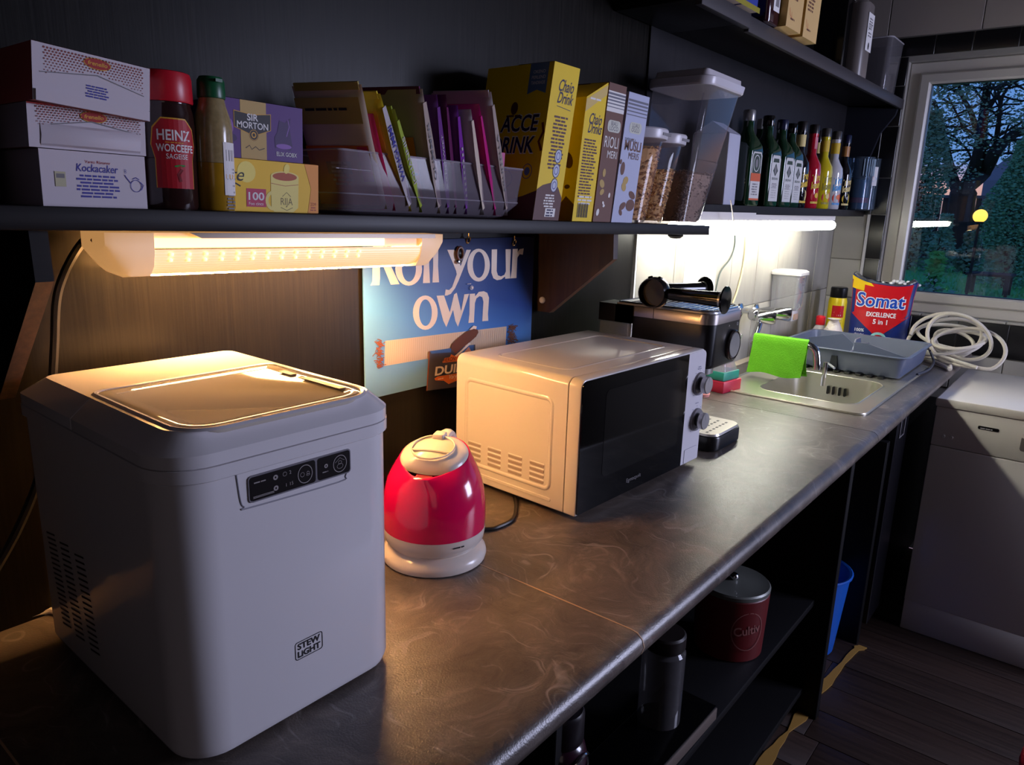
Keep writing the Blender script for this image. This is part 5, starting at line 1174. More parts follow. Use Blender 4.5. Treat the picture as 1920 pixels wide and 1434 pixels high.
p.poly([(.068, .016), (.090, .014), (.092, .020), (.0885, .040), (.090, .052), (.082, .046), (.074, .048), (.071, .034), (.067, .028)], PL2); p.line([(.084, .03), (.088, .042), (.086, .050)], .001, PL1); p.ell(.080, .018, .011, .003, PL1, 16); p.ell(.006, .034, .007, .010, PL1, 16); p.ell(.008, .022, .009, .005, PL2, 16)
p.poly([(.0135, .053), (.039, .0505), (.0625, .0535), (.0622, .0345), (.039, .026), (.0135, .0345)], GOLDT); p.poly([(.0142, .0522), (.039, .0498), (.0618, .0527), (.0615, .035), (.039, .0268), (.0142, .035)], BLK_)
p.text('SIR', .038, .0435, .0075, PAPER, 'c', .02, w=.0145); p.text('MORTON', .038, .0345, .0072, PAPER, 'c', .015, w=.041)
p.ell(.039, .0275, .0062, .0065, BLK_, 20); p.ring(.039, .0275, .0058, .006, .0006, GOLDT); p.ring(.039, .0275, .0032, .0034, .0014, GOLDT); p.line([(.028, .012), (.033, .0155), (.036, .011), (.041, .0145), (.046, .011), (.053, .0135)], .0009, INK); p.text('ELIX GOBX', .084, .0065, .0048, PAPER, 'c', .01, w=.029); p.build('front_print', t)

# clear tray of sachets
t = thing('storage_tray', 'clear plastic tray holding upright sachets on the grocery shelf', 'tray', (.046, -.108, zs(.046) + .0008), rot=TR)
TP = clear('cloudy_tray_plastic', (214, 206, 216), haze=.22, hazecol=(190, 178, 190), rough=.15, ior=1.3)
def tr_(z, x0, x1, y0, y1, r, k=0): return [((x0 + x1) / 2 + x, (y0 + y1) / 2 + y, z) for x, y in rrect(x1 - x0 - 2 * k, y1 - y0 - 2 * k, max(r - k, .003), 5)]
TRg = [(.0, -.165, .165, -.064, .070, .03), (.004, -.180, .182, -.072, .078, .03), (.024, -.186, .204, -.082, .082, .025), (.040, -.187, .200, -.084, .082, .02), (.082, -.190, .203, -.086, .084, .012)]
b = B(TP); b.loft([tr_(*q) for q in TRg], (True, False)); b.build('tub', t)
b = B(clear('tray_edge', (220, 214, 222), haze=.45, hazecol=(210, 200, 210))); b.tube([V(q) for q in tr_(.082, -.190, .203, -.086, .084, .012)], .0014, 5, closed=True); b.tube([V(q) for q in tr_(.027, -.186, .204, -.0825, .082, .024)], .0010, 5, closed=True); b.build('rim', t)
b = B(TP); b.hard((-.188, -.080, .058), (-.112, -.079, .0588)); b.build('grip_rib', t)
GRP = None
def sachet(label, fb, ft, thick, depth, front_y, col, stripe=None, txt=None, band=None, cat='packet', wide=None, crimp=None):
    """a flat foil sachet standing on edge and leaning; fb, ft = foot and top of its front edge (x, z); wide = print of the broad left face"""
    ax = V((ft[0] - fb[0], 0, ft[1] - fb[1])); L = ax.length; ax.normalize(); nx_ = V((ax.z, 0, -ax.x))
    t = thing('sachet', label, cat, (fb[0], front_y, fb[1]), rz=R(20)); b = B(col); rings = []
    for u in (0, .03, .12, .35, .6, .82, .93, .955, 1.0):
        th = thick * (.06 if u in (0, 1.0, .955) else .35 if u in (.03, .93) else .8 if u in (.12, .82) else 1.0); th = max(th, .0012)
        ring_ = []
        for k in range(12):
            a = 2 * pi * k / 12; yv = depth / 2 + depth / 2 * (abs(cos(a)) ** .35) * (1 if cos(a) > 0 else -1); xv = th / 2 * sin(a) + thick * .05 * sin(9 * u + k)
            ring_.append(tuple(nx_ * xv + V((0, yv, 0)) + ax * (u * L)))
        rings.append(ring_)
    b.loft(rings); bag = b.build('bag', t, ang=50)
    fr = lambda x, y, h: nx_ * x + V((0, -.0004 - h + .0, 0)) + ax * y
    if stripe:
        sb = B(stripe[0]); rr2 = []
        for u in (.06, .3, .6, .9):
            th = thick * (.55 if u in (.06, .9) else .98); rr2.append([tuple(nx_ * (th / 2 * s_) + V((0, -.0006, 0)) + ax * (u * L)) for s_ in (-.95, 0, .95)])
        sb.loft(rr2, (False, False), closed=False); sb.build('printed_edge', t, recalc=False)
    if txt:
        p = Print(lambda x, y, h: fr(-y + .0, x, h + .0012)); p.text(txt[0], L * txt[3] if len(txt) > 3 else L * .52, -txt[1] * .4, txt[1], txt[2], 'c', .015, w=L * .46); p.build('lettering', t)
    if wide:
        p = Print(lambda x, y, h: nx_ * (-thick * .5 * (1 if .2 < y / L < .85 else .85) - h - .0004) + V((0, depth - x, 0)) + ax * y); wide(p, L, depth); p.build('side_print', t)
    if crimp:
        b = B(crimp); b.hard((-.0014, .004, .0), (.0014, depth - .004, .010)); q_ = ax.to_track_quat('Z', 'Y'); b.warp(lambda v: nx_ * v.x + V((0, v.y, 0)) + ax * (v.z + L * .965)); b.build('crimped_seam', t)
    return t
FY = -.185
def pp(q, Y=FY): p = px(q, y=Y); return (p.x, p.z)
def foot(q): p = pp(q); return (p[0], max(p[1], zs(p[0]) + .006))
S_OL = mt('olive_foil', (176, 160, 84), .3); S_PK = mt('hot_pink', (206, 40, 96), .35); S_OR = mt('burnt_orange', (206, 100, 44), .35); S_BG = mt('beige_foil', (214, 196, 178), .3)
S_YE = mt('sachet_yellow', (222, 196, 44), .35); S_WH = mt('sachet_white', (182, 174, 176), .35); S_GR = mt('sachet_lime', (150, 168, 40), .35); S_PU = mt('sachet_purple', (104, 48, 124), .35); S_PL = mt('sachet_plum', (96, 26, 78), .35); S_MG = mt('sachet_magenta', (190, 20, 120), .35); S_TA = mt('sachet_tan', (170, 152, 140), .35); S_VI = mt('sachet_violet', (120, 44, 150), .35)
def wide1(p, L, d):
    p.rect(.004, L * .72, d - .008, L * .2, S_OL); p.words(.012, L * .86, d - .03, 2, .006, INK); p.rect(.004, L * .05, d - .008, L * .50, S_OR); p.rect(.030, L * .20, d * .36, L * .22, mt('table_print', (150, 100, 80))); p.words(.034, L * .40, d * .3, 6, .006, S_BG); p.rect(d - .022, L * .08, .016, L * .46, S_PK)
sachet('olive and beige foil sachet with orange panel, first in the clear tray', foot((726, 392)), pp((652, 160)), .016, .105, FY, S_BG, None, None, wide=wide1, crimp=S_OL)
sachet('pink-edged sachet just behind the yellow one in the clear tray', foot((742, 395)), pp((676, 214)), .010, .10, FY, S_PK, None, None)
sachet('yellow sachet with blue lettering on its white edge in the clear tray', foot((772, 396)), pp((678, 178)), .019, .10, FY, S_YE, (S_WH,), ('WINGUMMI', .010, CBLUE), crimp=S_YE)
sachet('lime green sachet with pale lettering in the clear tray', foot((792, 398)), pp((708, 206)), .013, .10, FY, S_GR, (S_GR,), ('JOHANNIS', .008, S_WH), crimp=S_GR)
def wide2(p, L, d): p.rect(.03, L * .1, d - .05, L * .55, mt('vivid_orange', (216, 118, 36))); p.words(.04, L * .55, d - .08, 8, .008, INK)
sachet('tan sachet with orange panel and purple top edge in the clear tray', foot((826, 402)), pp((768, 168)), .022, .10, FY, S_TA, (S_TA,), ('GLIMMER', .007, GREY), wide=wide2, crimp=S_PL)
def spots(p, L, d): p.ell(d * .75, L * .6, .012, .012, CBLUE, 16); p.words(.03, L * .45, d - .04, 8, .007, S_WH)
sachet('dark purple sachet with white small print in the clear tray', foot((842, 404)), pp((802, 178)), .018, .10, FY, S_PU, (S_PU,), ('SUPER SWEET', .0055, S_WH, .45), wide=spots)
sachet('plum sachet standing almost upright mid-tray', foot((856, 404)), pp((820, 178)), .012, .10, FY, S_PL, (S_PL,), None)
sachet('violet sachet with a barcode edge in the clear tray', foot((876, 404)), pp((842, 198)), .017, .10, FY, S_VI, (S_VI,), ('IIIIIIIII', .006, S_WH, .4))
sachet('crumpled silver-white sachet with brown picture in the clear tray', foot((906, 406)), pp((858, 206)), .016, .09, FY - .002, S_WH, (S_BG,), None)
sachet('magenta sachet leaning between two white sachets', foot((930, 406)), pp((868, 196)), .012, .10, FY, S_MG, (S_MG,), None)
sachet('tall translucent white sachet with grey lettering in the clear tray', foot((952, 404)), pp((888, 174)), .020, .10, FY, S_WH, (S_TA,), ('FRUITELLA', .008, GREY, .45), crimp=S_WH)
t, fF, fL = carton('sweet_box', 'upright magenta box at the end of the clear tray', 'box', (pp((908, 395), -.160)[0], -.160, zs(.2) + .006), .044, .07, .104, .05, (S_MG, S_MG, S_MG))
p = Print(fF); p.text('KiLat', .017, .078, .010, PAPER, 'c', .0, w=.024); p.text('CHOKOLAT', .017, .068, .0035, PAPER, 'c', w=.024); p.build('lettering', t)

# cartons standing like books
BY = mt('cocoa_yellow', (244, 206, 4)); BBR = mt('cocoa_brown', (92, 52, 46)); BLT = mt('badge_blue', (96, 122, 160)); NAVY = mt('logo_navy', (38, 30, 74)); WHT = mt('print_white', (236, 232, 226))
def lean_foot(x): return zs(x) + .0008
t, fF, fL = carton('cocoa_carton', 'tall yellow cocoa drink carton with brown wave at its foot', 'carton', (.272, -.195, lean_foot(.272)), .077, .15, .2655, .165, (BY, BY, BBR))
h = .2655; w = .077
p = Print(fF); p.poly([(0, 0), (w, 0), (w, .040), (w * .8, .058), (w * .55, .066), (w * .2, .060), (0, .052)], BBR); p.text('Chaio', w * .55, h * .83, .020, NAVY, 'c', .01, .25, w=.045); p.text('Drink', w * .58, h * .755, .019, NAVY, 'c', .01, .25, w=.045); p.line([(w * .3, h * .735), (w * .85, h * .72)], .001, NAVY)
p.words(w * .25, h * .66, w * .56, 15, .0062, BBR, seed=6)
for i in range(3): yv = h * (.42 - .095 * i); p.ell(w * .63, yv, .0105, .0125, NAVY, 18); p.ell(w * .63, yv, .009, .011, mt('badge_pale', (200, 206, 220)), 18); p.ring(w * .63, yv, .006, .007, .0015, CBLUE)
p.words(w * .3, .042, .034, 5, .0048, WHT); p.rect(w * .42, .006, .030, .015, WHT); p.words(w * .44, .0165, .025, 3, .0048, NAVY); p.build('front_print', t)
p = Print(fL); D = .15; p.poly([(D * .66, h), (D * .93, h), (D * .93, h * .805), (D * .795, h * .83), (D * .66, h * .805)], BLT); 
for i, s_ in enumerate(('OKENO', 'PERLEND', 'TANDRADE')): p.text(s_, D * .80, h * (.935 - i * .035), .0055, WHT, 'c', w=.030 if i else .026)
p.poly([(D, 0), (D, .05), (D * .8, .040), (D * .45, .028), (0, .018), (0, 0)], BBR); p.text('ACCE', D * .60, h * .57, .028, WHT, 'c', .05, .1, w=.085); p.text('DRINK', D * .55, h * .43, .028, WHT, 'c', .05, .1, w=.098); p.h += .0001; p.text('ACCE', D * .60, h * .572, .027, NAVY, 'c', .02, .1, w=.082); p.text('DRINK', D * .55, h * .432, .027, NAVY, 'c', .02, .1, w=.095)
p.ring(D * .82, h * .31, .011, .013, .0012, CBLUE); p.ell(D * .82, h * .31, .006, .007, BLT); p.ell(D * .5, h * .72, .008, .011, BBR); p.words(D * .36, h * .665, .042, 1, .006, BBR); p.line([(D * .95, h * .62), (D * .98, h * .56), (D * .93, h * .5), (D * .985, h * .44)], .005, mt('splash_brown', (120, 44, 26))); p.ring(D * .35, h * .26, .04, .022, .0015, BBR)
p.build('side_print', t)
t, fF, fL = carton('cocoa_carton', 'smaller yellow cocoa carton with slanted torn top and barcode', 'carton', (.390, -.197, lean_foot(.39)), .066, .07, .222, .118, (BY, BY, BY), hr=.2565)
h = .222; w = .066; p = Print(fF); p.poly([(0, h - .004), (w, h + .030), (w, h + .012), (0, h - .026)], mt('tear_strip', (220, 190, 110))); p.words(.006, h * .99, .052, 1, .006, WHT); p.text('Chaio', w * .55, h * .80, .019, NAVY, 'c', .01, .25, w=.042); p.text('Drinks', w * .58, h * .725, .019, NAVY, 'c', .01, .25, w=.044)
p.words(w * .13, h * .66, w * .74, 20, .0054, BBR, al='l', seed=8); p.words(w * .1, h * .195, w * .84, 3, .006, WHT); 
for i in range(13): p.rect(.012 + i * .0029, .007, .0012 + (i * 7 % 3) * .0004, .026, INK); p.h -= p.step
p.build('front_print', t)
p = Print(fL); p.poly([(.07, 0), (.07, .03), (.05, .045), (.03, .02), (.0, .03), (0, 0)], BBR); p.ell(.045, .11, .010, .016, BBR, 16, .5); p.ell(.05, .062, .006, .004, BBR); p.ell(.03, .075, .006, .004, BBR); p.build('side_print', t)
q = px((1083, 152), y=-.118); q2 = px((1136, 152), y=-.118)
t, fF, fL = carton('muesli_carton', 'dark maroon carton standing behind the smaller yellow carton', 'carton', (.413, -.118, lean_foot(.42)), .047, .08, q.z - zs(.42) - .001, .118, (mt('maroon_card', (96, 36, 40)),) * 3)
p = Print(fF); p.ell(.03, .24, .004, .005, TGOLD); p.build('front_print', t)
MB_ = mt('muesli_brown', (112, 74, 60)); MWH2 = mt('muesli_white', (188, 192, 216)); PALE = mt('pale_label', (206, 206, 190)); NUT = mt('nut_brown', (110, 72, 56)); BARG = mt('bar_grey', (112, 112, 124))
t, fF, fL = carton('muesli_carton', 'brown muesli carton between the yellow and the white carton', 'carton', (.464, -.195, lean_foot(.464)), .063, .16, .259, .115, (MB_, MB_, mt('maroon_card', 0)))
h, w = .259, .063; p = Print(fF); p.rect(0, h * .80, w, h * .145, WHT); 
for i in range(5): p.rect(0, h * (.83 + .022 * i), w, .0016 + .0006 * i, BARG)
p.poly([(w * .54 + x, h * .70 + y) for x, y in rrect(w * .74, h * .085, .008, 3)], PALE); p.text('BIAU', w * .54, h * .705, .008, GREY, 'c', .02); p.text('LOCO', w * .54, h * .67, .008, GREY, 'c', .02); p.text('RIOLI', w * .5, h * .545, .021, WHT, 'c', .0, w=w * .8); p.text('MERI', w * .62, h * .47, .014, WHT, 'c', w=w * .56)
for i, (x, y, r) in enumerate(((.3, .36, .008), (.25, .28, .010), (.3, .22, .008), (.75, .20, .005), (.45, .14, .004), (.5, .12, .004), (.2, .07, .007))): p.ell(w * x, h * y, r * .7, r, (WHT if i > 2 else TGOLD), 12, i)
p.build('front_print', t)
t, fF, fL = carton('muesli_carton', 'white muesli carton beside the cereal canisters', 'carton', (.530, -.196, lean_foot(.53)), .082, .16, .252, .142, (MWH2, MWH2, MWH2))
h, w = .252, .082; p = Print(fF)
for i in range(5): p.rect(w * .02, h * (.83 + .026 * i), w * .96, .0018 + .0006 * i, BARG)
p.poly([(w * .52 + x, h * .74 + y) for x, y in rrect(w * .58, h * .085, .008, 3)], PALE); p.text('LUAU', w * .52, h * .745, .008, GREY, 'c', .02); p.text('OULU', w * .52, h * .71, .008, GREY, 'c', .02); p.text('SVERIGE I', w * .34, h * .635, .006, BARG, 'c', w=w * .5); p.text('MÜSLI', w * .52, h * .565, .019, NUT, 'c', .02, w=w * .78); p.text('MERIS', w * .62, h * .50, .013, NUT, 'c', w=w * .5)
for i, (x, y, rx, ry) in enumerate(((.18, .42, .008, .013), (.4, .33, .010, .008), (.35, .28, .008, .010), (.80, .22, .007, .014), (.78, .14, .012, .017), (.42, .13, .007, .012), (.36, .08, .008, .005), (.05, .47, .004, .005))): p.ell(w * x, h * y, rx, ry, (NUT if i not in (1, 2) else TGOLD), 14, .4 * i)
p.build('front_print', t)

# cereal canisters and dispenser
CLR = clear('clear_canister', (240, 238, 242), haze=.05, rough=.06, ior=1.35)
LIDW = P('canister_lid', (206, 200, 204), .3)
def bits(b, n, fn, size, g, rings=6):
    for i in range(n):
        c = V(fn(g)); s = size * g.uniform(.6, 1.3); a, e = g.uniform(0, pi), g.uniform(-1, 1); u = V((cos(a), sin(a) * cos(e), sin(e))) * s; v = V((-sin(a), cos(a), .3)) * s * .7; n_ = u.cross(v).normalized() * s * .35
        b.add([c - u, c - v + n_, c + u, c + v - n_, c + n_ * 1.6], [(0, 1, 4), (1, 2, 4), (2, 3, 4), (3, 0, 4), (3, 2, 1, 0)])
def canister(label, x, y, r0, r1, h, k, fillh, col, seed):
    t = thing('cereal_canister', label, 'canister', (x, y, zs(x) + .0006), rot=TR); g = random.Random(seed)
    def rr(z): return r0 + (r1 - r0) * z / h
    sh = lambda p: V((p.x + k * p.z, p.y, p.z))
    b = B(CLR); b.lathe([(r0 * .9, .0), (r0, .006)] + [(rr(z), z) for z in (h * .3, h * .6, h * .86)] + [(r1 * .95, h * .88), (r1 * .95, h * .9)], 32, cap=(True, False)); b.warp(sh); b.build('jar', t)
    b = B(LIDW); b.lathe([(r1 * 1.02, h * .885), (r1 * 1.10, h * .89), (r1 * 1.12, h * .90), (r1 * 1.12, h * .985), (r1 * 1.08, h), (0, h * 1.003)], 36); b.warp(sh); L_ = b.build('lid', t)
    b = B(GREY); b.hard((-.006, -r1 * 1.125, h * .925), (r1 * .5, -r1 * 1.09, h * .955)); b.warp(sh); b.build('lid_slot', L_)
    b = B(col); b.lathe([(r0 * .9 - .003, .006), (r0 - .004, .010), (rr(fillh) - .0045, fillh - .006), (rr(fillh) * .7, fillh), (0, fillh + .002)], 28)
    def on(g): z = g.uniform(.008, fillh); a = g.uniform(0, 2 * pi); r = rr(z) - .0045; return (r * cos(a), r * sin(a), z)
    bits(b, 750, on, .0062, g); b.warp(sh); b.build('cereal', t, kind='stuff', ang=5); return t
FLK = P('corn_flakes', (236, 176, 96), .7, var=.4, vs=120); FLK2 = P('pale_flakes', (232, 176, 92), .7, var=.4, vs=120); KIB = P('brown_granola', (176, 144, 118), .8, var=.6, vs=150)
canister('full clear canister of golden flakes next to the white muesli carton', .672, -.135, .050, .061, .199, .20, .162, FLK, 1)
canister('second clear canister of flakes, only two thirds full', .777, -.130, .042, .057, .198, .225, .120, FLK2, 2)
t = thing('cereal_dispenser', 'large clear lidded dispenser a third full of brown granola', 'canister', (.905, -.118, zs(.905) + .0006), rot=TR); g = random.Random(6)
def dsp(z, k=0.0, r=.028):
    u = z / .335; w = .118 + (.215 - .118) * u; d = .135 + .02 * u; xc = .010 + .105 * u
    return [(xc + x, y, z) for x, y in rrect(w - 2 * k, d - 2 * k, max(r - k, .004), 6)]
b = B(CLR); b.loft([dsp(0, .010), dsp(.006, .001)] + [dsp(z) for z in (.05, .12, .15)] + [dsp(.152, .0015), dsp(.22, .0015), dsp(.318, .0015)], (True, False)); b.build('container', t)
b = B(CLR)
for q in (0, 1):
    i = (3 + q * 7); b.tube([V(dsp(z, .002)[i]) for z in (.01, .1, .2, .3)], .0022, 6)
b.build('corner_rib', t)
b = B(KIB); b.loft([dsp(.006, .006), dsp(.06, .006), dsp(.118, .006), dsp(.124, .03)]);
def on(g):
    z = g.uniform(.008, .124); L_ = dsp(z, .006); i = g.randrange(len(L_)); a, c = V(L_[i]), V(L_[(i + 1) % len(L_)]); return a + (c - a) * g.random()
bits(b, 1500, on, .0048, g)
def on2(g): L_ = dsp(.122, .01); c = V((sum(q[0] for q in L_) / len(L_), 0, .124)); a = V(g.choice(L_)); return c + (a - c) * g.random() ** .5
bits(b, 300, on2, .005, g); b.build('granola', t, kind='stuff', ang=5)
b = B(LIDW); b.loft([dsp(.3185, -.006, .03), dsp(.322, -.009, .032), dsp(.338, -.009, .032), dsp(.340, -.004, .03), dsp(.340, .004, .024), dsp(.356, .010, .02), dsp(.358, .016, .02)]); L_ = b.build('lid', t)
b = B(LIDW); b.box((.155, -.045, .3405), (.226, .035, .360), .004, r=.01, n=3); b.box((.20, -.04, .322), (.238, .03, .352), .004, r=.008, n=3); b.build('pour_flap', L_)

# ================================================================== bottles on the bow-fronted shelf
BZ = .5453
GLG = P('green_bottle_glass', (18, 46, 26), .08, coat=.5); JL = mt('bottle_label', (206, 204, 200), .5); JG = mt('label_green', (52, 66, 54)); JO = mt('label_orange', (206, 92, 50))
def square_bottle(label, x, y, orange=False, capc=None, rz=-8, h=.262):
    t = thing('liquor_bottle', label, 'bottle', (x, y, BZ), rz=R(rz)); w = .076
    def sq_(z, k, r=.014): return [(a, c, z) for a, c in rrect(w * k, w * k, min(r, w * k / 2.02), 5)]
    b = B(GLG); b.loft([sq_(0, .94), sq_(.004, 1), sq_(.150, 1), sq_(.165, .95), sq_(.182, .78, .02), sq_(.198, .52, .018), sq_(.208, .42, .016), sq_(.232, .40, .0152)]); b.build('bottle', t)
    b = B(capc or BLKG); b.lathe([(.0165, .2322), (.0172, .234), (.0172, h - .004), (.0155, h), (0, h)], 20); b.build('cap', t)
    F = flat((0, -w / 2, 0), (1, 0, 0), (0, 0, 1)); p = Print(F, .0004); a = [(-.026, .016), (.026, .016), (.026, .138), (.020, .148), (-.020, .148), (-.026, .138)]
    p.poly([(q[0] * 1.07, .016 + (q[1] - .016) * 1.02 - .001) for q in a], JG); p.poly(a, JL)
    if orange:
        p.poly([(-.022, .090), (.022, .090), (.022, .136), (.017, .144), (-.017, .144), (-.022, .136)], JG); p.ell(0, .117, .017, .023, PAPER); p.ell(0, .117, .015, .021, JG, 18); p.ell(0, .117, .007, .012, GREY); p.rect(-.026, .068, .052, .022, JO); p.rect(-.026, .016, .052, .005, JO); p.words(-.018, .058, .036, 5, .007, GREY)
    else:
        p.poly([(-.018, .128), (.018, .128), (.015, .139), (-.015, .139)], JG); p.poly([(0, .088), (.014, .104), (0, .126), (-.014, .104)], JG); p.ell(0, .106, .006, .012, GREY); p.text('BRENN', 0, .078, .007, JG, 'c', .02, w=.034); p.words(-.018, .066, .036, 4, .004, GREY); p.words(-.018, .046, .036, 4, .007, mt('label_pale', (180, 178, 174)))
    p.build('label', t); return t
def bx(q, Y): return px(q, y=Y).x
square_bottle('green liquor bottle with an orange band on its label, beside the dispenser', bx((1394, 330), -.122), -.122, True, P('cap_silver', (150, 148, 146), .3, .6))
square_bottle('green liquor bottle with a pale cap, half hidden behind the orange-banded one', bx((1420, 330), -.075), -.075, False, P('cap_pale', (206, 204, 200), .3))
square_bottle('green liquor bottle with plain grey-white label, third from the dispenser', bx((1431, 330), -.122), -.122)
square_bottle('green liquor bottle, fourth from the dispenser, cap dark blue', bx((1457, 330), -.122), -.122, False, P('cap_navy', (26, 28, 56), .25))
square_bottle('green liquor bottle standing against the black and yellow bottle', bx((1475, 330), -.112), -.112, False)
def round_bottle(label, x, y, glass, neck, art, h=.275, r=.036, rz=0, lz=(.02, .125)):
    t = thing('liquor_bottle', label, 'bottle', (x, y, BZ), rz=R(rz))
    b = B(glass); b.lathe([(r * .93, 0), (r, .004), (r, .128), (r * .93, .145), (r * .62, .165), (r * .42, .180), (r * .40, .235), (r * .44, .238), (r * .44, .246)], 30); b.build('bottle', t)
    b = B(neck[0]); b.lathe([(r * .46, .2462), (r * .46, h - .004), (r * .40, h), (0, h)], 20); b.build('cap', t)
    b = B(neck[1]); b.lathe([(r * .44, .196), (r * .44, .2335)], 20, cap=(False, False)); b.build('neck_label', t, recalc=False)
    p = Print(round_face((0, 0, 0), r, -118), .0004); art(p); p.build('label', t); return t
YP = mt('bottle_yellow_print', (216, 180, 50)); YP2 = mt('bottle_cream_print', (222, 200, 130)); RP = mt('bottle_red_print', (200, 60, 46)); BP_ = mt('bottle_blue_print', (80, 150, 206))
def art(c1, c2, c3):
    def f(p):
        for i, s_ in enumerate(('Troj', 'kaen')): p.text(s_, .002, .092 - i * .024, .022, c1, 'c', .04, .2, w=.046, rot=.18)
        p.ell(.002, .040, .021, .019, c2, 18); p.ell(.006, .043, .010, .009, c3, 14); p.rect(-.018, .016, .038, .007, c1, 4)
    return f
BG = P('black_bottle_glass', (16, 14, 18), .08, coat=.5)
round_bottle('black bottle with a yellow printed label, next to the green bottles', bx((1494, 330), -.120), -.120, BG, (P('cap_dark', (34, 28, 28), .3), YP2), art(YP, YP2, BG))
round_bottle('red liquor bottle with orange lettering on the bow-fronted shelf', bx((1517, 330), -.126), -.126, P('red_liquor', (176, 22, 44), .1, coat=.5), (P('cap_dark', 0), P('red_liquor', 0)), art(YP, RP, YP), rz=6)
round_bottle('slim black bottle peeking out between the red and the yellow bottle', bx((1527, 330), -.080), -.080, BG, (P('cap_dark', 0), YP2), art(YP, YP2, RP), r=.030)
round_bottle('yellow liquor bottle with yellow neck on the bow-fronted shelf', bx((1540, 330), -.126), -.126, P('yellow_liquor', (206, 186, 30), .1, coat=.5), (P('cap_grey', (70, 66, 62), .3), YP), art(mt('olive_print', (150, 140, 40)), RP, YP2))
round_bottle('whitish liquor bottle with blue lettering and red fruit', bx((1560, 330), -.130), -.130, P('cloudy_liquor', (196, 194, 198), .1, coat=.5), (P('cap_grey', 0), YP), art(BP_, RP, P('fruit_orange', (230, 120, 60), .4)))
round_bottle('black bottle with gold lettering beside the blue glass tumbler', bx((1580, 330), -.124), -.124, BG, (P('cap_navy', 0), P('bronze_label', (176, 120, 60), .4)), art(YP2, YP, BG), r=.032)
TG = clear('tumbler_glass', (200, 214, 226), haze=.07, hazecol=(170, 190, 210), rough=.03)
t = thing('tumbler', 'tall ribbed glass jar with blue contents on the bottle shelf', 'glass', (2.53, -.125, BZ))
b = B(TG); b.lathe([(.046, 0), (.050, .004), (.052, .205), (.054, .208), (.051, .208), (.047, .006), (0, .005)], 32); b.build('glass', t)
b = B(P('petrol_blue', (26, 92, 124), .3)); b.lathe([(.044, .0065), (.0455, .02), (.0465, .120), (.030, .128), (0, .129)], 28); b.build('filling', t)
b = B(P('rose_band', (190, 60, 100), .4)); b.lathe([(.0462, .03), (.0464, .05)], 28, cap=(False, False)); b.build('coloured_layer', t)
rb_ = B(P('glass_rib', (180, 204, 220), .15)).tube([(0, 0, .135), (0, 0, .20)], .002, 5).mesh('rib')
for i in range(8): a = R(-150 + i * 12); piece(rb_, 'rib', t, (.0535 * cos(a), .0535 * sin(a), 0))
t = thing('tumbler', 'second clear jar with a picture card, at the very end of the bottle shelf', 'glass', (2.635, -.128, BZ))
b = B(TG); b.lathe([(.042, 0), (.046, .004), (.047, .205), (.049, .208), (.046, .208), (.043, .006), (0, .005)], 32); b.build('glass', t)
b = B(P('deep_teal', (30, 74, 92), .35)); b.lathe([(.040, .0065), (.042, .02), (.042, .085), (.02, .092), (0, .092)], 28); b.build('filling', t)
p = Print(round_face((0, 0, 0), .0478, -140), .0008); p.rect(-.022, .10, .046, .075, PAPER, 6); p.ell(-.004, .142, .010, .016, RP); p.ell(.006, .126, .014, .010, BP_); p.ell(-.006, .15, .007, .008, mt('skin_print', (226, 180, 150))); p.build('picture_card', t)
t = thing('milk_carton', 'plain pale carton standing behind the cereal dispenser', 'carton', (bx((1336, 380), -.08), -.075, BZ))
b = B(mt('pale_carton', (190, 190, 206))); b.box((-.04, -.055, 0), (.04, .055, .19), .004, r=.006, n=2); b.build('carton', t)
b = B(mt('pale_carton', 0)); b.prism([(-.052, .1905), (.052, .1905), (.0, .222)], 0, -.038, .038); b.build('gable_top', t)

# ================================================================== the high shelf
HZ = .9855
def hi(name, label, cat, q0, q1, d, h, mats, Y=-.238):
    a, c = px(q0, y=Y), px(q1, y=Y)
    return carton(name, label, cat, (a.x, Y, HZ + .0006), c.x - a.x, d, h, 0.06, mats, rot=(0, 0, 0), top=False)
t, fF, fL = hi('carton', 'golden yellow carton on the high shelf, cut by the picture top', 'carton', (1318, 8), (1352, 20), .16, .17, (mt('amber_card', (206, 150, 30)),) * 2 + (mt('bottom_card', (176, 160, 150)),))
p = Print(fF); p.rect(0, .0, .3, .012, mt('olive_print', 0)); p.build('front_print', t)
t, fF, fL = hi('carton', 'rose red carton on the high shelf between yellow and blue', 'carton', (1357, 20), (1386, 30), .16, .17, (mt('rose_card', (176, 52, 80)),) * 2 + (mt('bottom_card', 0),))
p = Print(fF); p.words(.008, .05, .05, 3, .012, mt('pale_rose', (216, 140, 150))); p.build('front_print', t)
t, fF, fL = hi('carton', 'blue carton with white numerals on the high shelf', 'carton', (1389, 33), (1417, 42), .16, .17, (mt('royal_card', (44, 62, 150)),) * 2 + (mt('bottom_card', 0),))
p = Print(fF); p.text('$2.28', .034, .052, .022, WHT, 'c', .02, w=.045); p.text('AOIOISE', .030, .036, .008, WHT, 'c', w=.035); p.build('lettering', t)
q = px((1436, 58), y=-.20); t = thing('spirit_bottle', 'dark brown bottle with a white label on the high shelf', 'bottle', (q.x - .03, -.195, HZ))
b = B(P('brown_glass', (52, 24, 30), .1, coat=.5)); b.box((-.040, -.036, 0), (.040, .036, .16), .006, r=.014, n=4); b.lathe([(.034, .1602), (.016, .185), (.015, .24)], 20); b.build('bottle', t)
b = B(BLKG); b.lathe([(.017, .2405), (.017, .27), (0, .271)], 18); b.build('cap', t)
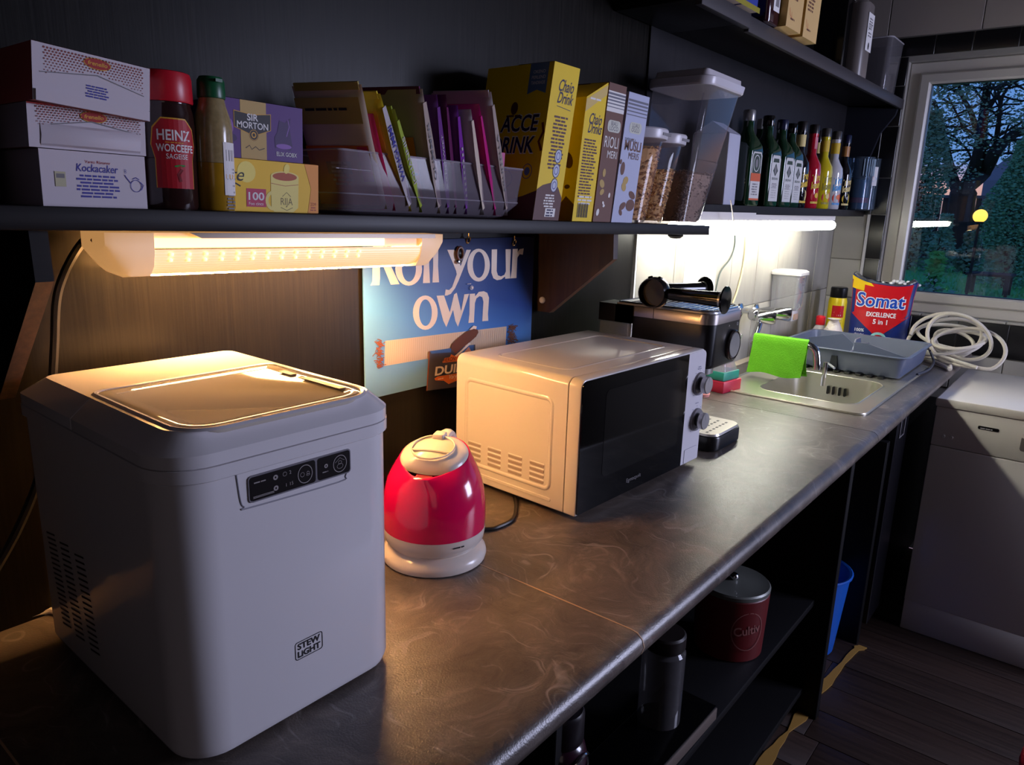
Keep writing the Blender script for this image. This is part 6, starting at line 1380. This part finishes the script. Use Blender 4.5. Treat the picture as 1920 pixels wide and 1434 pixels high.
p = Print(flat((0, -.036, 0), (1, 0, 0), (0, 0, 1)), .0005); p.rect(-.014, .030, .040, .12, PAPER); p.ell(.008, .122, .012, .014, mt('label_rust', (140, 70, 50))); p.words(-.010, .095, .034, 6, .007, GREY); p.rect(-.002, .042, .022, .02, GREY); p.build('label', t)
KR = mt('kraft_card', (212, 176, 116)); KRL = mt('kraft_side', (196, 156, 82))
for i, (q0, q1, lab) in enumerate((((1470, 78), (1497, 90), 'kraft-coloured carton with small brown print, nearer of the two on the high shelf'), ((1502, 90), (1528, 96), 'second kraft-coloured carton, touching the first on the high shelf'))):
    t, fF, fL = hi('kraft_carton', lab, 'carton', q0, q1, .15, .20, (KR, KRL, KR), Y=-.250 + .004 * i)
    p = Print(fF); p.words(.008, .17, .055, 8, .0065, NUT, seed=20 + i); p.words(.008, .095, .055, 4, .009, NUT, seed=22 + i); p.line([(.014, .045), (.02, .03), (.034, .024), (.03, .038)], .0016, RP); p.words(.02, .02, .04, 1, .008, NUT); p.build('lettering', t)
    p = Print(fL); p.text('bons', .10, .095, .016, NUT, 'c', .01); p.words(.07, .08, .05, 1, .007, NUT); p.build('side_lettering', t)
q = px((1590, 130), y=-.14); t = thing('carton', 'narrow black carton beside the grey bottle on the high shelf', 'carton', (q.x - .075, -.10, HZ))
b = B(BLKG); b.box((-.045, -.05, 0), (.045, .05, .30), .003, n=2); b.build('carton', t); p = Print(flat((0, -.05, 0), (1, 0, 0), (0, 0, 1))); p.rect(.0, .255, .04, .010, PAPER); p.build('front_print', t)
q = px((1603, 140), y=-.17); t = thing('spirit_bottle', 'grey frosted bottle with a white label on the high shelf', 'bottle', (q.x, -.155, HZ))
b = B(P('grey_stoneware', (112, 104, 100), .35)); b.box((-.052, -.045, 0), (.052, .045, .25), .008, r=.03, n=5); b.lathe([(.036, .2502), (.018, .275), (.017, .31)], 20); b.build('bottle', t)
b = B(BLKG); b.lathe([(.019, .3105), (.019, .345), (0, .346)], 18); b.build('cap', t)
p = Print(flat((.004, -.045, 0), (1, 0, 0), (0, 0, 1)), .0006); p.rect(-.036, .095, .072, .12, PAPER); p.text('IJZRT', 0, .165, .018, INK, 'c', .02, w=.05); p.words(-.025, .195, .05, 2, .009, GREY); p.words(-.025, .15, .05, 2, .009, GREY); p.ell(0, .112, .008, .012, INK); p.build('label', t)
t = thing('clear_tub', 'clear plastic tub at the window end of the high shelf', 'tub', (2.545, -.118, HZ))
b = B(clear('cloudy_tub', (196, 192, 196), haze=.30, hazecol=(150, 146, 150))); b.loft([[(x, y, z) for x, y in rrect(w, d, .02, 5)] for z, w, d in ((0, .16, .14), (.005, .17, .15), (.20, .19, .165), (.20, .186, .161), (.008, .165, .145))], (True, True)); b.build('tub', t)
b = B(clear('tub_rim', (210, 206, 210), haze=.5)); b.tube([V((x, y, .20)) for x, y in rrect(.19, .165, .02, 5)], .003, 6, closed=True); b.build('rim', t)
